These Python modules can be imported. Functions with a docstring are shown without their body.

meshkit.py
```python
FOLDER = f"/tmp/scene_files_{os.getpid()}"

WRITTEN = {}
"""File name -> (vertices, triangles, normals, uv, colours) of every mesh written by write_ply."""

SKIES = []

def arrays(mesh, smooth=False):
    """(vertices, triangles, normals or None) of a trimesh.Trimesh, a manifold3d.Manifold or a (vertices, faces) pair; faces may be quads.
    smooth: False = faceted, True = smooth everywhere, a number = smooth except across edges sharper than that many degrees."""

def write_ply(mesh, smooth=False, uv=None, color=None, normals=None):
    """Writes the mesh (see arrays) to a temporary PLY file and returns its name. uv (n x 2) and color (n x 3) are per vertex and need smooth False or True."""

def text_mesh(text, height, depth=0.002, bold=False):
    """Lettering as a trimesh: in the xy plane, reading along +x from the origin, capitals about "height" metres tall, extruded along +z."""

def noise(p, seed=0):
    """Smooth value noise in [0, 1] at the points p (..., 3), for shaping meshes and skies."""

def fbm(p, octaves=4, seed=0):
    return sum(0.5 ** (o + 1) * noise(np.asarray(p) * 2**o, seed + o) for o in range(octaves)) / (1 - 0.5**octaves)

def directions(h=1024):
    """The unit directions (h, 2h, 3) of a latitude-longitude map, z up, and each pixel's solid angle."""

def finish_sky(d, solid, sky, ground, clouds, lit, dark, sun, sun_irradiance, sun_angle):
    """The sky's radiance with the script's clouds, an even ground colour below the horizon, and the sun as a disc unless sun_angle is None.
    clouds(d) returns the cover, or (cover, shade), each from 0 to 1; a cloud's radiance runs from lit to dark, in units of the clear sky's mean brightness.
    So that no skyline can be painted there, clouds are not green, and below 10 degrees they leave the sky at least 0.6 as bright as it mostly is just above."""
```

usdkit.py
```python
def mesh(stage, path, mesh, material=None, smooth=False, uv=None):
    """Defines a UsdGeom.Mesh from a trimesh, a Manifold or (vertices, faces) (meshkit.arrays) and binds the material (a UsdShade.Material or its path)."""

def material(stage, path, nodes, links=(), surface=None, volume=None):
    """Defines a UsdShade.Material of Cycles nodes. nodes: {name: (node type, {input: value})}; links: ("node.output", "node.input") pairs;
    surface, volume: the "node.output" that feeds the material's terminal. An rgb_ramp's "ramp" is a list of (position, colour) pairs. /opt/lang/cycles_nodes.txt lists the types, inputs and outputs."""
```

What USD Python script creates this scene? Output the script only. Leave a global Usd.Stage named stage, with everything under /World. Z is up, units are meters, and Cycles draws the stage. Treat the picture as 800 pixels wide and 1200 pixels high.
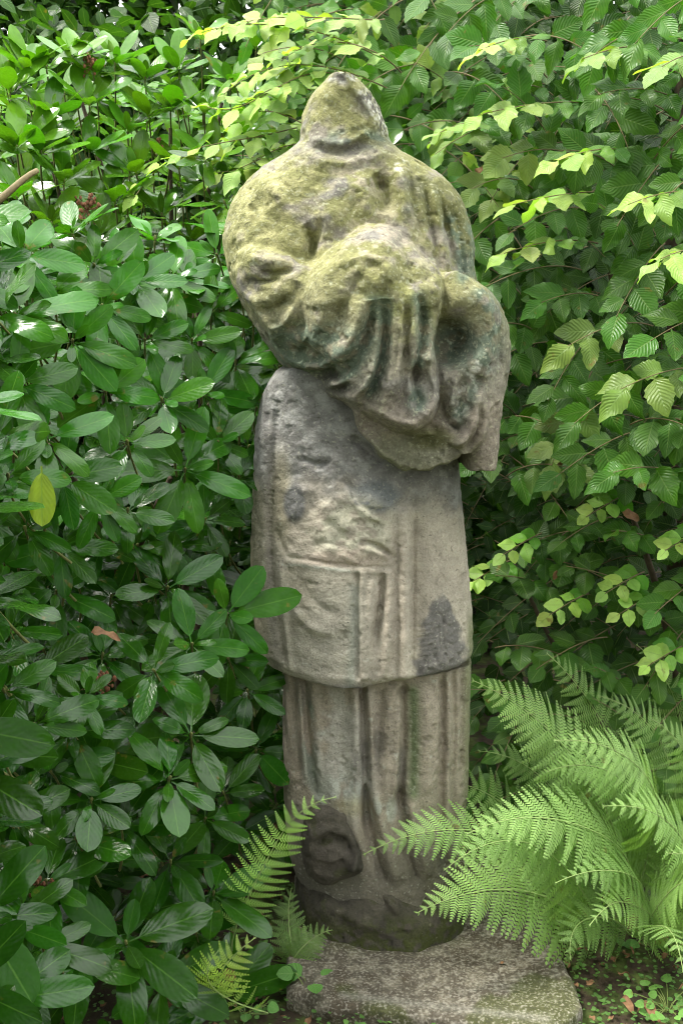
import math
import numpy as np, trimesh, shapely, usdkit, meshkit
from scipy import ndimage
from scipy.spatial import cKDTree
from pxr import Usd, UsdGeom, UsdLux, UsdShade, Gf, Sdf, Vt

stage = Usd.Stage.CreateInMemory()
UsdGeom.SetStageUpAxis(stage, 'Z'); UsdGeom.SetStageMetersPerUnit(stage, 1.0)
UsdGeom.Xform.Define(stage, '/World'); UsdGeom.Scope.Define(stage, '/World/Looks')
RNG = np.random.default_rng(7)

# ---------------------------------------------------------------- camera, sky, sun, exposure
CAM = np.array([0.0, -2.6, 1.6]); PITCH = math.radians(10.0); FPX = 1287.0   # focal length in pixels of the 800x1200 photograph
cam = UsdGeom.Camera.Define(stage, '/World/camera')
cam.CreateHorizontalApertureAttr(36.0 * 682 / 1024); cam.CreateVerticalApertureAttr(36.0)
cam.CreateFocalLengthAttr(36.0 * FPX / 1200)
cam.CreateFocusDistanceAttr(2.5); cam.CreateFStopAttr(0.0)
cam.CreateExposureAttr(2.15)
cam.AddTranslateOp().Set(Gf.Vec3d(*CAM)); cam.AddRotateXOp().Set(90.0 - math.degrees(PITCH))

SUN_DIR = np.array([-0.50, -0.08, 1.0]); SUN_DIR /= np.linalg.norm(SUN_DIR)
elev, rot = math.asin(SUN_DIR[2]), math.atan2(SUN_DIR[0], SUN_DIR[1])
sky_mat = usdkit.material(stage, '/World/Looks/sky', {
    'sky': ('sky_texture', {'sky_type': 'single_scattering', 'sun_disc': False, 'sun_elevation': elev, 'sun_rotation': rot}),
    'tc': ('texture_coordinate', {}),
    'n': ('noise_texture', {'scale': 2.2, 'detail': 5.0, 'roughness': 0.55}),
    'r': ('rgb_ramp', {'ramp': [(0.25, (0.86, 0.86, 0.86)), (0.7, (1, 1, 1))]}),
    'cl': ('mix', {'mix_type': 'mix'}), 'nz': ('separate_xyz', {}), 
    'zz': ('math', {'math_type': 'maximum', 'value2': 0.0}), 'cie': ('math', {'math_type': 'multiply_add', 'value2': 8.4, 'value3': 4.4}),
    'cc': ('combine_color', {'color_type': 'rgb'}), 'cg': ('math', {'math_type': 'multiply', 'value2': 1.01}), 'cb': ('math', {'math_type': 'multiply', 'value2': 1.0}),
    'bg': ('background_shader', {'strength': 0.10})},
    [('tc.generated', 'n.vector'), ('n.fac', 'r.fac'), ('r.color', 'cl.fac'), ('sky.color', 'cl.color1'), ('tc.generated', 'nz.vector'), ('nz.z', 'zz.value1'), ('zz.value', 'cie.value1'), ('cie.value', 'cc.r'), ('cie.value', 'cg.value1'), ('cie.value', 'cb.value1'), ('cg.value', 'cc.g'), ('cb.value', 'cc.b'), ('cc.color', 'cl.color2'), ('cl.color', 'bg.color')], surface='bg.background')
dome = UsdLux.DomeLight.Define(stage, '/World/sky')
UsdShade.MaterialBindingAPI.Apply(dome.GetPrim()).Bind(sky_mat)
sun = UsdLux.DistantLight.Define(stage, '/World/sun')
sun.CreateNormalizeAttr(True) if hasattr(sun, 'CreateNormalizeAttr') else UsdLux.LightAPI(sun).CreateNormalizeAttr(True)
sun.CreateIntensityAttr(0.4); sun.CreateAngleAttr(14.0); sun.CreateColorAttr(Gf.Vec3f(1.0, 0.96, 0.87))
zq = Gf.Rotation(Gf.Vec3d(0, 0, 1), Gf.Vec3d(*SUN_DIR)).GetQuat()
sun.AddOrientOp(UsdGeom.XformOp.PrecisionDouble).Set(Gf.Quatd(zq))

# ---------------------------------------------------------------- helpers
_c, _s = math.cos(PITCH), math.sin(PITCH)
def ray(px, py):
    a, b = (np.asarray(px, float) - 400) / FPX, (600 - np.asarray(py, float)) / FPX
    return np.stack(np.broadcast_arrays(a, _c + b * _s, -_s + b * _c), -1)
def at(px, py, Y):                                   # the point seen at photo pixel (px, py) on the upright plane y = Y
    d = ray(px, py); return CAM + d * ((np.asarray(Y, float) - CAM[1]) / d[..., 1])[..., None]
def atz(px, py, z):
    d = ray(px, py); return CAM + d * ((z - CAM[2]) / d[..., 2])[..., None]
def proj(p):
    q = np.asarray(p, float) - CAM
    dep = q[..., 1] * _c - q[..., 2] * _s; up = q[..., 1] * _s + q[..., 2] * _c
    return 400 + FPX * q[..., 0] / np.maximum(dep, 1e-3), 600 - FPX * up / np.maximum(dep, 1e-3), dep
def unit(v):
    v = np.asarray(v, float); return v / (np.linalg.norm(v, axis=-1, keepdims=True) + 1e-12)

USED = {}
def numbered(parent, name):
    k = USED.get((parent, name), 0); USED[(parent, name)] = k + 1
    return name if k == 0 else f'{name}_{k:03d}'
def path_of(parent): return '/World' if parent is None else str(parent.GetPath())
def tag(o, label=None, cat=None, group=None, kind=None):
    for k, v in (('label', label), ('category', cat), ('group', group), ('kind', kind)):
        if v: o.SetCustomDataByKey(k, v)
    return o
def thing(name, label, cat, loc=(0, 0, 0), group=None):
    x = UsdGeom.Xform.Define(stage, '/World/' + numbered('/World', name)); x.AddTranslateOp().Set(Gf.Vec3d(*map(float, loc)))
    return tag(x.GetPrim(), label, cat, group)
def origin(o):
    if o is None: return np.zeros(3)
    p = o
    while str(p.GetParent().GetPath()) != '/World': p = p.GetParent()
    a = p.GetAttribute('xformOp:translate'); return np.array(a.Get() if a and a.HasValue() else (0, 0, 0), float)
_T = Sdf.ValueTypeNames
def obj(name, vf, mat, parent=None, tint=None, uv=None, smooth=True, label=None, kind=None):
    v, f = (np.asarray(vf.vertices), np.asarray(vf.faces)) if hasattr(vf, 'vertices') else vf
    pp = path_of(parent); path = pp + '/' + numbered(pp, name)
    m = usdkit.mesh(stage, path, (np.asarray(v, float) - origin(parent), np.asarray(f)), mat, smooth=smooth, uv=uv)
    if tint is not None:
        tint = np.asarray(tint, np.float32)
        pv = UsdGeom.PrimvarsAPI(m).CreatePrimvar('tint', _T.Float3Array, 'vertex')
        pv.Set(Vt.Vec3fArray.FromNumpy(np.ascontiguousarray(np.broadcast_to(tint, (len(v), 3)))))
    return tag(m.GetPrim(), label, kind=kind)
def structure(name, vf, mat, **k): return obj(name, vf, mat, kind='structure', **k)
def tube(pts, rad, sides=6):
    p = np.asarray(pts, float); r = np.broadcast_to(rad, (len(p),))
    t = unit(np.gradient(p, axis=0)); a = unit(np.cross(t, np.where(np.abs(t[:, 2:]) < .9, [[0, 0, 1.]], [[1., 0, 0]]))); b = np.cross(t, a)
    an = np.arange(sides) * 2 * np.pi / sides
    v = (p[:, None] + r[:, None, None] * (np.cos(an)[None, :, None] * a[:, None] + np.sin(an)[None, :, None] * b[:, None])).reshape(-1, 3)
    i, j = np.meshgrid(np.arange(len(p) - 1), np.arange(sides), indexing='ij'); k = (j + 1) % sides
    q = np.stack([i * sides + j, i * sides + k, (i + 1) * sides + k, (i + 1) * sides + j], -1).reshape(-1, 4)
    f = np.vstack([q[:, [0, 1, 2]], q[:, [0, 2, 3]]])
    v = np.vstack([v, p[:1], p[-1:]]); n = len(v); L = (len(p) - 1) * sides; ring = np.arange(sides); nx = (ring + 1) % sides
    f = np.vstack([f, np.stack([np.full(sides, n - 2), nx, ring], 1), np.stack([np.full(sides, n - 1), L + ring, L + nx], 1)])
    return v, f
def join(parts):
    vs, fs, n = [], [], 0
    for v, f in parts: vs.append(v); fs.append(np.asarray(f) + n); n += len(v)
    return np.vstack(vs), np.vstack(fs)
def curve(pts, n):
    """A smooth curve through the points."""
    p = np.asarray(pts, float); s = np.r_[0, np.cumsum(np.linalg.norm(np.diff(p, axis=0), axis=1))]
    from scipy.interpolate import CubicSpline, interp1d
    q = np.linspace(0, s[-1], n)
    return CubicSpline(s, p)(q) if len(p) > 2 else interp1d(s, p, axis=0)(q)
def sstep(a, b, x):
    t = np.clip((x - a) / (b - a), 0, 1); return t * t * (3 - 2 * t)

# ---------------------------------------------------------------- materials
def stone_mat(name, bump=1.0, rough=0.92, pale=(0.61, 0.68, 0.5), dark=(0.30, 0.37, 0.5), pc=(0.42, 0.41, 0.34), sc=130.0, con=1.0):
    return usdkit.material(stage, '/World/Looks/' + name, {
        'a': ('attribute', {'attribute': 'tint'}), 'g': ('geometry', {}),
        'n1': ('noise_texture', {'scale': 190.0, 'detail': 6.0, 'roughness': 0.7}),
        'n2': ('noise_texture', {'scale': 38.0, 'detail': 8.0, 'roughness': 0.65}),
        'r1': ('rgb_ramp', {'ramp': [(0.25, tuple(1 - con * k for k in (.38, .38, .4))), (0.5, (1, 1, 1)), (0.75, tuple(1 + con * k for k in (.3, .3, .28)))]}),
        'r2': ('rgb_ramp', {'ramp': [(0.25, tuple(1 - con * k for k in (.3, .3, .3))), (0.55, (1, 1, 1)), (0.8, tuple(1 + con * k for k in (.25, .24, .2)))]}),
        'm1': ('mix', {'mix_type': 'multiply', 'fac': 0.8}), 'm2': ('mix', {'mix_type': 'multiply', 'fac': 0.8}),
        'n3': ('noise_texture', {'scale': sc, 'detail': 3.0, 'roughness': 0.5}), 'r3': ('rgb_ramp', {'ramp': [(pale[0], (0, 0, 0)), (pale[1], (1, 1, 1))]}), 'f3': ('math', {'math_type': 'multiply', 'value2': pale[2]}),
        'm3': ('mix', {'mix_type': 'mix', 'color2': pc}), 'r4': ('rgb_ramp', {'ramp': [(dark[0], (1, 1, 1)), (dark[1], (0, 0, 0))]}), 'f4': ('math', {'math_type': 'multiply', 'value2': dark[2]}), 'm4': ('mix', {'mix_type': 'mix', 'color2': (0.07, 0.065, 0.05)}),
        'ad': ('math', {'math_type': 'multiply_add', 'value2': 0.35}),
        'b': ('bump', {'strength': 0.85 * bump, 'distance': 0.009}),
        'p': ('principled_bsdf', {'roughness': rough, 'specular_ior_level': 0.3})},
        [('g.position', 'n1.vector'), ('g.position', 'n2.vector'), ('n1.fac', 'r1.fac'), ('n2.fac', 'r2.fac'),
         ('a.color', 'm1.color1'), ('r1.color', 'm1.color2'), ('m1.color', 'm2.color1'), ('r2.color', 'm2.color2'),
         ('n1.fac', 'ad.value1'), ('n2.fac', 'ad.value3'), ('ad.value', 'b.height'), ('b.normal', 'p.normal'), ('g.position', 'n3.vector'), ('n3.fac', 'r3.fac'), ('r3.color', 'f3.value1'), ('f3.value', 'm3.fac'), ('m2.color', 'm3.color1'), ('n3.fac', 'r4.fac'), ('r4.color', 'f4.value1'), ('f4.value', 'm4.fac'), ('m3.color', 'm4.color1'), ('m4.color', 'p.base_color')], surface='p.BSDF')
STONE = stone_mat('weathered_stone'); MOSSY_STONE = stone_mat('mossy_stone', 1.1, 0.95, (0.59, 0.65, 0.42), (0.31, 0.39, 0.5), (0.46, 0.46, 0.32), 120.0, 1.2); FOOT_STONE = stone_mat('damp_stone', 1.2, 0.85, (0.66, 0.72, 0.25), (0.32, 0.42, 0.5), (0.30, 0.28, 0.22), 120.0, 1.3); SLAB = stone_mat('slab_stone', 1.5, 0.92, (0.52, 0.66, 0.55), (0.34, 0.48, 0.55), (0.46, 0.43, 0.36), 150.0)

def leaf_mat(name, rough, spec, trans, tr_tint, veins, angle, vein_str, rib, under=(1, 1, 1), bumps=0.5, bumpd=0.003):
    """Leaf: tint primvar x vein pattern on uv (u along the leaf 0..1, v across -1..1), glossy, with light passing through."""
    nodes = {
        'a': ('attribute', {'attribute': 'tint'}), 'g': ('geometry', {}), 'uv': ('uvmap', {'attribute': 'st'}), 's': ('separate_xyz', {}),
        'av': ('math', {'math_type': 'absolute'}), 'x': ('math', {'math_type': 'multiply_add', 'value2': -angle}),
        'f': ('math', {'math_type': 'multiply', 'value2': veins * 2 * math.pi}), 'sn': ('math', {'math_type': 'sine'}),
        'h': ('math', {'math_type': 'multiply_add', 'value2': 0.5, 'value3': 0.5}),
        'ribr': ('map_range', {'from_min': 0.0, 'from_max': 0.07, 'to_min': 1.0, 'to_max': 0.0, 'clamp': True}),
        'n': ('noise_texture', {'scale': 45.0, 'detail': 4.0, 'roughness': 0.6}),
        'nr': ('rgb_ramp', {'ramp': [(0.25, (0.7, 0.74, 0.7)), (0.5, (1, 1, 1)), (0.8, (1.22, 1.18, 1.1))]}),
        'c1': ('mix', {'mix_type': 'multiply', 'fac': 0.75}), 'n5': ('noise_texture', {'scale': 26.0, 'detail': 3.0, 'roughness': 0.6}), 'r5': ('rgb_ramp', {'ramp': [(0.66, (0, 0, 0)), (0.74, (0.75, 0.75, 0.75))]}), 'c4': ('mix', {'mix_type': 'mix', 'color2': (0.15, 0.11, 0.025)}),
        'vm': ('math', {'math_type': 'power', 'value2': 3.0}), 'vf': ('math', {'math_type': 'multiply', 'value2': vein_str}),
        'c2': ('mix', {'mix_type': 'mix', 'color2': rib}), 'rf': ('math', {'math_type': 'multiply', 'value2': 0.6}),
        'c3': ('mix', {'mix_type': 'mix', 'color2': rib}),
        'und': ('mix', {'mix_type': 'multiply', 'color2': under}),
        'hb': ('math', {'math_type': 'multiply_add', 'value2': -0.6}),
        'b': ('bump', {'strength': bumps, 'distance': bumpd}),
        'nn': ('noise_texture', {'scale': 160.0, 'detail': 2.0}),
        'rr': ('map_range', {'from_min': 0.35, 'from_max': 0.7, 'to_min': rough * 0.75, 'to_max': rough * 1.35}),
        'p': ('principled_bsdf', {'specular_ior_level': spec}),
        'tm': ('mix', {'mix_type': 'multiply', 'fac': 1.0, 'color2': tr_tint}),
        't': ('translucent_bsdf', {}), 'mx': ('mix_closure', {'fac': trans})}
    links = [('uv.UV', 's.vector'), ('s.y', 'av.value1'), ('av.value', 'x.value1'), ('s.x', 'x.value3'), ('x.value', 'f.value1'), ('f.value', 'sn.value1'),
        ('sn.value', 'h.value1'), ('av.value', 'ribr.value'), ('g.position', 'n.vector'), ('n.fac', 'nr.fac'), ('a.color', 'c1.color1'), ('nr.color', 'c1.color2'),
        ('h.value', 'vm.value1'), ('vm.value', 'vf.value1'), ('vf.value', 'c2.fac'), ('c1.color', 'c2.color1'), ('ribr.result', 'rf.value1'), ('rf.value', 'c3.fac'), ('c2.color', 'c4.color1'), ('g.position', 'n5.vector'), ('n5.fac', 'r5.fac'), ('r5.color', 'c4.fac'), ('c4.color', 'c3.color1'),
        ('g.backfacing', 'und.fac'), ('c3.color', 'und.color1'), ('ribr.result', 'hb.value1'), ('h.value', 'hb.value3'), ('hb.value', 'b.height'), ('b.normal', 'p.normal'),
        ('g.position', 'nn.vector'), ('nn.fac', 'rr.value'), ('rr.result', 'p.roughness'),
        ('und.color', 'p.base_color'), ('und.color', 'tm.color1'), ('tm.color', 't.color'), ('p.BSDF', 'mx.closure1'), ('t.BSDF', 'mx.closure2'), ('mx.closure', 'mx.closure')][:-1]
    return usdkit.material(stage, '/World/Looks/' + name, nodes, links, surface='mx.closure')
RHODO = leaf_mat('rhododendron_leaf', 0.19, 0.28, 0.10, (1.6, 2.0, 0.4), 8, 0.35, 0.02, (0.085, 0.20, 0.025), (1.5, 1.35, 1.3), bumps=0.10, bumpd=0.001)
HORN = leaf_mat('hornbeam_leaf', 0.40, 0.24, 0.28, (1.6, 1.9, 0.55), 11, 0.28, 0.13, (0.16, 0.25, 0.07), (1.25, 1.2, 1.2), bumps=0.3, bumpd=0.004)
FERN = leaf_mat('fern_leaf', 0.5, 0.35, 0.33, (1.4, 1.6, 0.6), 3, 0.3, 0.0, (0.25, 0.38, 0.12), (1.1, 1.05, 1.1))
WEED = leaf_mat('weed_leaf', 0.45, 0.4, 0.25, (1.5, 1.8, 0.6), 6, 0.4, 0.15, (0.2, 0.32, 0.1))

def plain(name, ramp, scale=30.0, rough=0.85, bump=0.4, dist=0.004):
    return usdkit.material(stage, '/World/Looks/' + name, {
        'g': ('geometry', {}), 'n': ('noise_texture', {'scale': scale, 'detail': 7.0, 'roughness': 0.65}), 'r': ('rgb_ramp', {'ramp': ramp}),
        'b': ('bump', {'strength': bump, 'distance': dist}), 'p': ('principled_bsdf', {'roughness': rough, 'specular_ior_level': 0.3})},
        [('g.position', 'n.vector'), ('n.fac', 'r.fac'), ('r.color', 'p.base_color'), ('n.fac', 'b.height'), ('b.normal', 'p.normal')], surface='p.BSDF')
SOIL = plain('soil', [(0.3, (0.02, 0.014, 0.009)), (0.48, (0.05, 0.036, 0.022)), (0.54, (0.05, 0.065, 0.018)), (0.68, (0.085, 0.12, 0.025))], 14.0, 0.95, 0.9, 0.02)
BARK = plain('bark', [(0.3, (0.035, 0.026, 0.018)), (0.7, (0.12, 0.09, 0.06))], 40.0, 0.9, 0.8, 0.004)
TWIG = plain('young_twig', [(0.3, (0.10, 0.075, 0.035)), (0.7, (0.20, 0.16, 0.075))], 60.0, 0.7)
GREENSTEM = plain('green_stem', [(0.3, (0.14, 0.19, 0.05)), (0.7, (0.24, 0.30, 0.09))], 60.0, 0.6)
SHOOT = plain('rhododendron_shoot', [(0.3, (0.07, 0.075, 0.025)), (0.7, (0.17, 0.19, 0.055))], 40.0, 0.7)
FERNSTEM = plain('fern_stalk', [(0.3, (0.22, 0.31, 0.10)), (0.7, (0.32, 0.42, 0.15))], 60.0, 0.6)
DRY = plain('dry_leaf', [(0.3, (0.11, 0.055, 0.028)), (0.7, (0.27, 0.15, 0.075))], 60.0, 0.8)
SEED = plain('dry_seed_head', [(0.3, (0.07, 0.03, 0.015)), (0.7, (0.24, 0.10, 0.05))], 60.0, 0.85)
MOSS = plain('moss', [(0.3, (0.03, 0.045, 0.008)), (0.7, (0.11, 0.14, 0.03))], 120.0, 1.0, 0.9, 0.004)

# ---------------------------------------------------------------- the statue: layered relief, solid all round
def surface_nets(F, org, h):
    s = F > 0
    c = np.zeros(tuple(n - 1 for n in F.shape), np.uint8)
    for a, b, d in np.ndindex(2, 2, 2): c += s[a:a + c.shape[0], b:b + c.shape[1], d:d + c.shape[2]]
    I = np.argwhere((c > 0) & (c < 8)); idx = -np.ones(c.shape, np.int64); idx[tuple(I.T)] = np.arange(len(I))
    acc, cnt = np.zeros((len(I), 3)), np.zeros(len(I))
    for ax in range(3):
        o1, o2 = [k for k in range(3) if k != ax]
        for a, b in np.ndindex(2, 2):
            A = I.copy(); A[:, o1] += a; A[:, o2] += b; B = A.copy(); B[:, ax] += 1
            fa, fb = F[tuple(A.T)], F[tuple(B.T)]; m = (fa > 0) != (fb > 0)
            t = np.where(m, fa / np.where(m, fa - fb, 1), 0); P = A.astype(float); P[:, ax] += t
            acc[m] += P[m]; cnt[m] += 1
    V = org + h * acc / cnt[:, None]; Q = []
    for ax in range(3):
        o1, o2 = (ax + 1) % 3, (ax + 2) % 3
        sl0 = [slice(1, -1)] * 3; sl0[ax] = slice(0, -1); sl1 = [slice(1, -1)] * 3; sl1[ax] = slice(1, None)
        a, b = s[tuple(sl0)], s[tuple(sl1)]
        for flip in (0, 1):
            E = np.argwhere(a & ~b if not flip else ~a & b)
            if not len(E): continue
            for o in (o1, o2): E[:, o] += 1
            def cell(d1, d2):
                C = E.copy(); C[:, o1] -= d1; C[:, o2] -= d2; return idx[tuple(C.T)]
            q = np.stack([cell(1, 1), cell(0, 1), cell(0, 0), cell(1, 0)], 1)
            Q.append(q[:, ::-1] if flip else q)
    Q = np.vstack(Q); return V, np.vstack([Q[:, [0, 1, 2]], Q[:, [0, 2, 3]]])

M_PX = 2.62 / FPX                                    # metres per photo pixel at the statue
class Relief:
    """Solids described on an upright grid: each layer has an outline, a depth profile and carved strokes."""
    def __init__(s, x0, x1, z0, z1, y0, y1, h):
        s.h, s.org = h, np.array([x0, y0, z0]); s.x, s.y, s.z = np.arange(x0, x1, h), np.arange(y0, y1, h), np.arange(z0, z1, h)
        s.X, s.Z = np.meshgrid(s.x, s.z, indexing='ij'); s.F = np.full((len(s.x), len(s.y), len(s.z)), -1.0, np.float32)
        s.front = {}
    def map(s, pts, Y): p = np.asarray(pts, float); return at(p[:, 0], p[:, 1], Y)[:, [0, 2]]
    def outline(s, pts, Y, r=0.006, smooth=1):
        p = s.map(pts, Y)
        for _ in range(smooth):                       # corner cutting
            q = np.roll(p, -1, 0); p = np.stack([.8 * p + .2 * q, .2 * p + .8 * q], 1).reshape(-1, 2)
        poly = shapely.Polygon(p).buffer(0); ins = shapely.contains_xy(poly, s.X, s.Z)
        d1 = ndimage.distance_transform_edt(ins); d0 = ndimage.distance_transform_edt(~ins)
        return ndimage.gaussian_filter(np.where(ins, d1 - .5, .5 - d0) * s.h, 1.0), ins
    def strokes(s, lst, Y):
        R = np.zeros_like(s.X); P = np.stack([s.X.ravel(), s.Z.ravel()], 1)
        for st in lst:
            pts, w, amp = st[0], st[1] * M_PX, st[2] / 1000.0 * 1.65; sharp = st[3] if len(st) > 3 else 0; ends = st[4] if len(st) > 4 else .25
            if len(pts) == 1:                         # a lump or a hollow: w is (rx, rz) in pixels
                pass
            c = curve(s.map(pts, Y), 60); lo, hi = c.min(0) - 3.2 * w, c.max(0) + 3.2 * w
            k = np.flatnonzero((P[:, 0] > lo[0]) & (P[:, 0] < hi[0]) & (P[:, 1] > lo[1]) & (P[:, 1] < hi[1]))
            if not len(k): continue
            d, i = cKDTree(c).query(P[k]); t = i / 59.0
            g = np.exp(-np.abs(d / w) ** (1.45 if amp < 0 else 1.75)) if not sharp else np.exp(-np.abs(d) / w * 1.2) if sharp == 1 else np.maximum(0, 1 - d / w)
            tp = np.minimum(1, np.minimum(t, 1 - t) / max(ends, 1e-6)) ** .6 if ends > 0 else 1.0
            R.ravel()[k] += amp * g * tp
        return R
    def blob(s, px, py, rx, ry, amp, Y, rot=0, pw=1):
        c = at(px, py, Y); dx, dz = (s.X - c[0]) / (rx * M_PX), (s.Z - c[2]) / (ry * M_PX); ca, sa = math.cos(rot), math.sin(rot)
        return amp / 1000 * np.exp(-((ca * dx + sa * dz) ** 2 + (-sa * dx + ca * dz) ** 2) ** pw)
    def rows(s, ins):
        xl, xr = np.full(len(s.z), np.nan), np.full(len(s.z), np.nan)
        for j in range(len(s.z)):
            i = np.flatnonzero(ins[:, j])
            if len(i): xl[j], xr[j] = s.x[i[0]], s.x[i[-1]]
        ok = ~np.isnan(xl); k = np.arange(len(s.z))
        xl, xr = np.interp(k, k[ok], xl[ok]), np.interp(k, k[ok], xr[ok])
        return ndimage.gaussian_filter1d(xl, 3), ndimage.gaussian_filter1d(xr, 3)
    def body(s, name, pts, y0, D, Db, n=2.2, Yo=0.0, rel=None, smooth=2):
        sd, ins = s.outline(pts, Yo, smooth=smooth); xl, xr = s.rows(ins)
        u = np.clip((s.X - (xl + xr)[None] / 2) / np.maximum((xr - xl)[None] / 2 + .004, .02), -1, 1)
        D = D(s.Z) if callable(D) else D
        prof = np.maximum(0, 1 - np.abs(u) ** n) ** (1 / n)
        fr = y0 - D * prof - (rel if rel is not None else 0); bk = y0 + Db * prof
        s.add(sd, fr, bk); s.front[name] = fr; return fr
    def pad(s, pts, base, T, R, Yo=-.2, rel=None, th=.08, smooth=2, p=2.0):
        sd, ins = s.outline(pts, Yo, smooth=smooth); e = np.clip(sd / (np.asarray(R) * M_PX), 0, 1)
        fr = base - T * (np.maximum(0, 1 - (1 - e) ** p)) ** (1 / p) - (rel if rel is not None else 0)
        s.add(sd, fr, base + th); return fr
    def add(s, sd, fr, bk):
        def lip(a): gx, gz = np.gradient(a, s.h); return np.sqrt(1 + np.minimum(gx ** 2 + gz ** 2, 4))
        y = s.y[None, :, None].astype(np.float32); lf, lb = lip(fr)[:, None].astype(np.float32), lip(bk)[:, None].astype(np.float32)
        f = np.minimum(np.minimum((y - fr[:, None].astype(np.float32)) / lf, (bk[:, None].astype(np.float32) - y) / lb), sd[:, None].astype(np.float32))
        np.maximum(s.F, f, out=s.F)
    def mesh(s, blur=0.8, rough=0.003, seed=1):
        F = ndimage.gaussian_filter(s.F, blur); F[[0, -1]] = -1; F[:, [0, -1]] = -1; F[:, :, [0, -1]] = -1
        v, f = surface_nets(F, s.org, s.h); lab = trimesh.graph.connected_component_labels(np.vstack([f[:, :2], f[:, 1:]]), node_count=len(v))
        keep = np.argmax(np.bincount(lab)); f = f[lab[f[:, 0]] == keep]; u, inv = np.unique(f, return_inverse=True); v, f = v[u], inv.reshape(-1, 3)
        _, _, nr = meshkit.arrays((v, f), True)
        v = v + nr * (rough * (meshkit.fbm(v * 22, 4, seed) - .5) * 2 + .6 * rough * (meshkit.fbm(v * 70, 3, seed + 9) - .5) * 2 - .6 * rough * np.maximum(0, .16 - np.abs(meshkit.fbm(v * 16, 3, seed + 5) - .5) * 2) / .16 * sstep(.5, .6, meshkit.fbm(v * 7, 2, seed + 6)) - 1.2 * rough * sstep(.66, .74, meshkit.fbm(v * 34, 3, seed + 7)))[:, None]
        return v, f

def paint(v, f, fn):
    """Mineral colour, algae, lichen and some painted shade of the stone, per vertex, in photo pixels on the statue's front (fn) and by fractal noise."""
    px, py, _ = proj(v); return fn(v, px, py)
def lerp(a, b, t): return a + (np.asarray(b) - a) * np.clip(t, 0, 1)[:, None]
def spot(px, py, cx, cy, rx, ry, soft=.5): return 1 - sstep(1 - soft, 1 + soft, np.sqrt(((px - cx) / rx) ** 2 + ((py - cy) / ry) ** 2))
def along(px, py, pts, w):
    d, _ = cKDTree(curve(pts, 60)).query(np.stack([px, py], 1)); return np.exp(-(d / w) ** 2)

SAND, SANDL, GREY, DARK = np.array([.27, .245, .195]), np.array([.42, .375, .305]), np.array([.185, .18, .172]), np.array([.065, .062, .06])
MOSSY, OLIVE, TEAL, PALE = np.array([.225, .225, .086]), np.array([.13, .135, .05]), np.array([.115, .16, .12]), np.array([.55, .55, .48])
statue = thing('stone_statue', 'weathered mossy stone statue of a robed figure standing on the slab between the shrubs', 'statue', (0.05, 0.0, 0.1))

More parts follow.
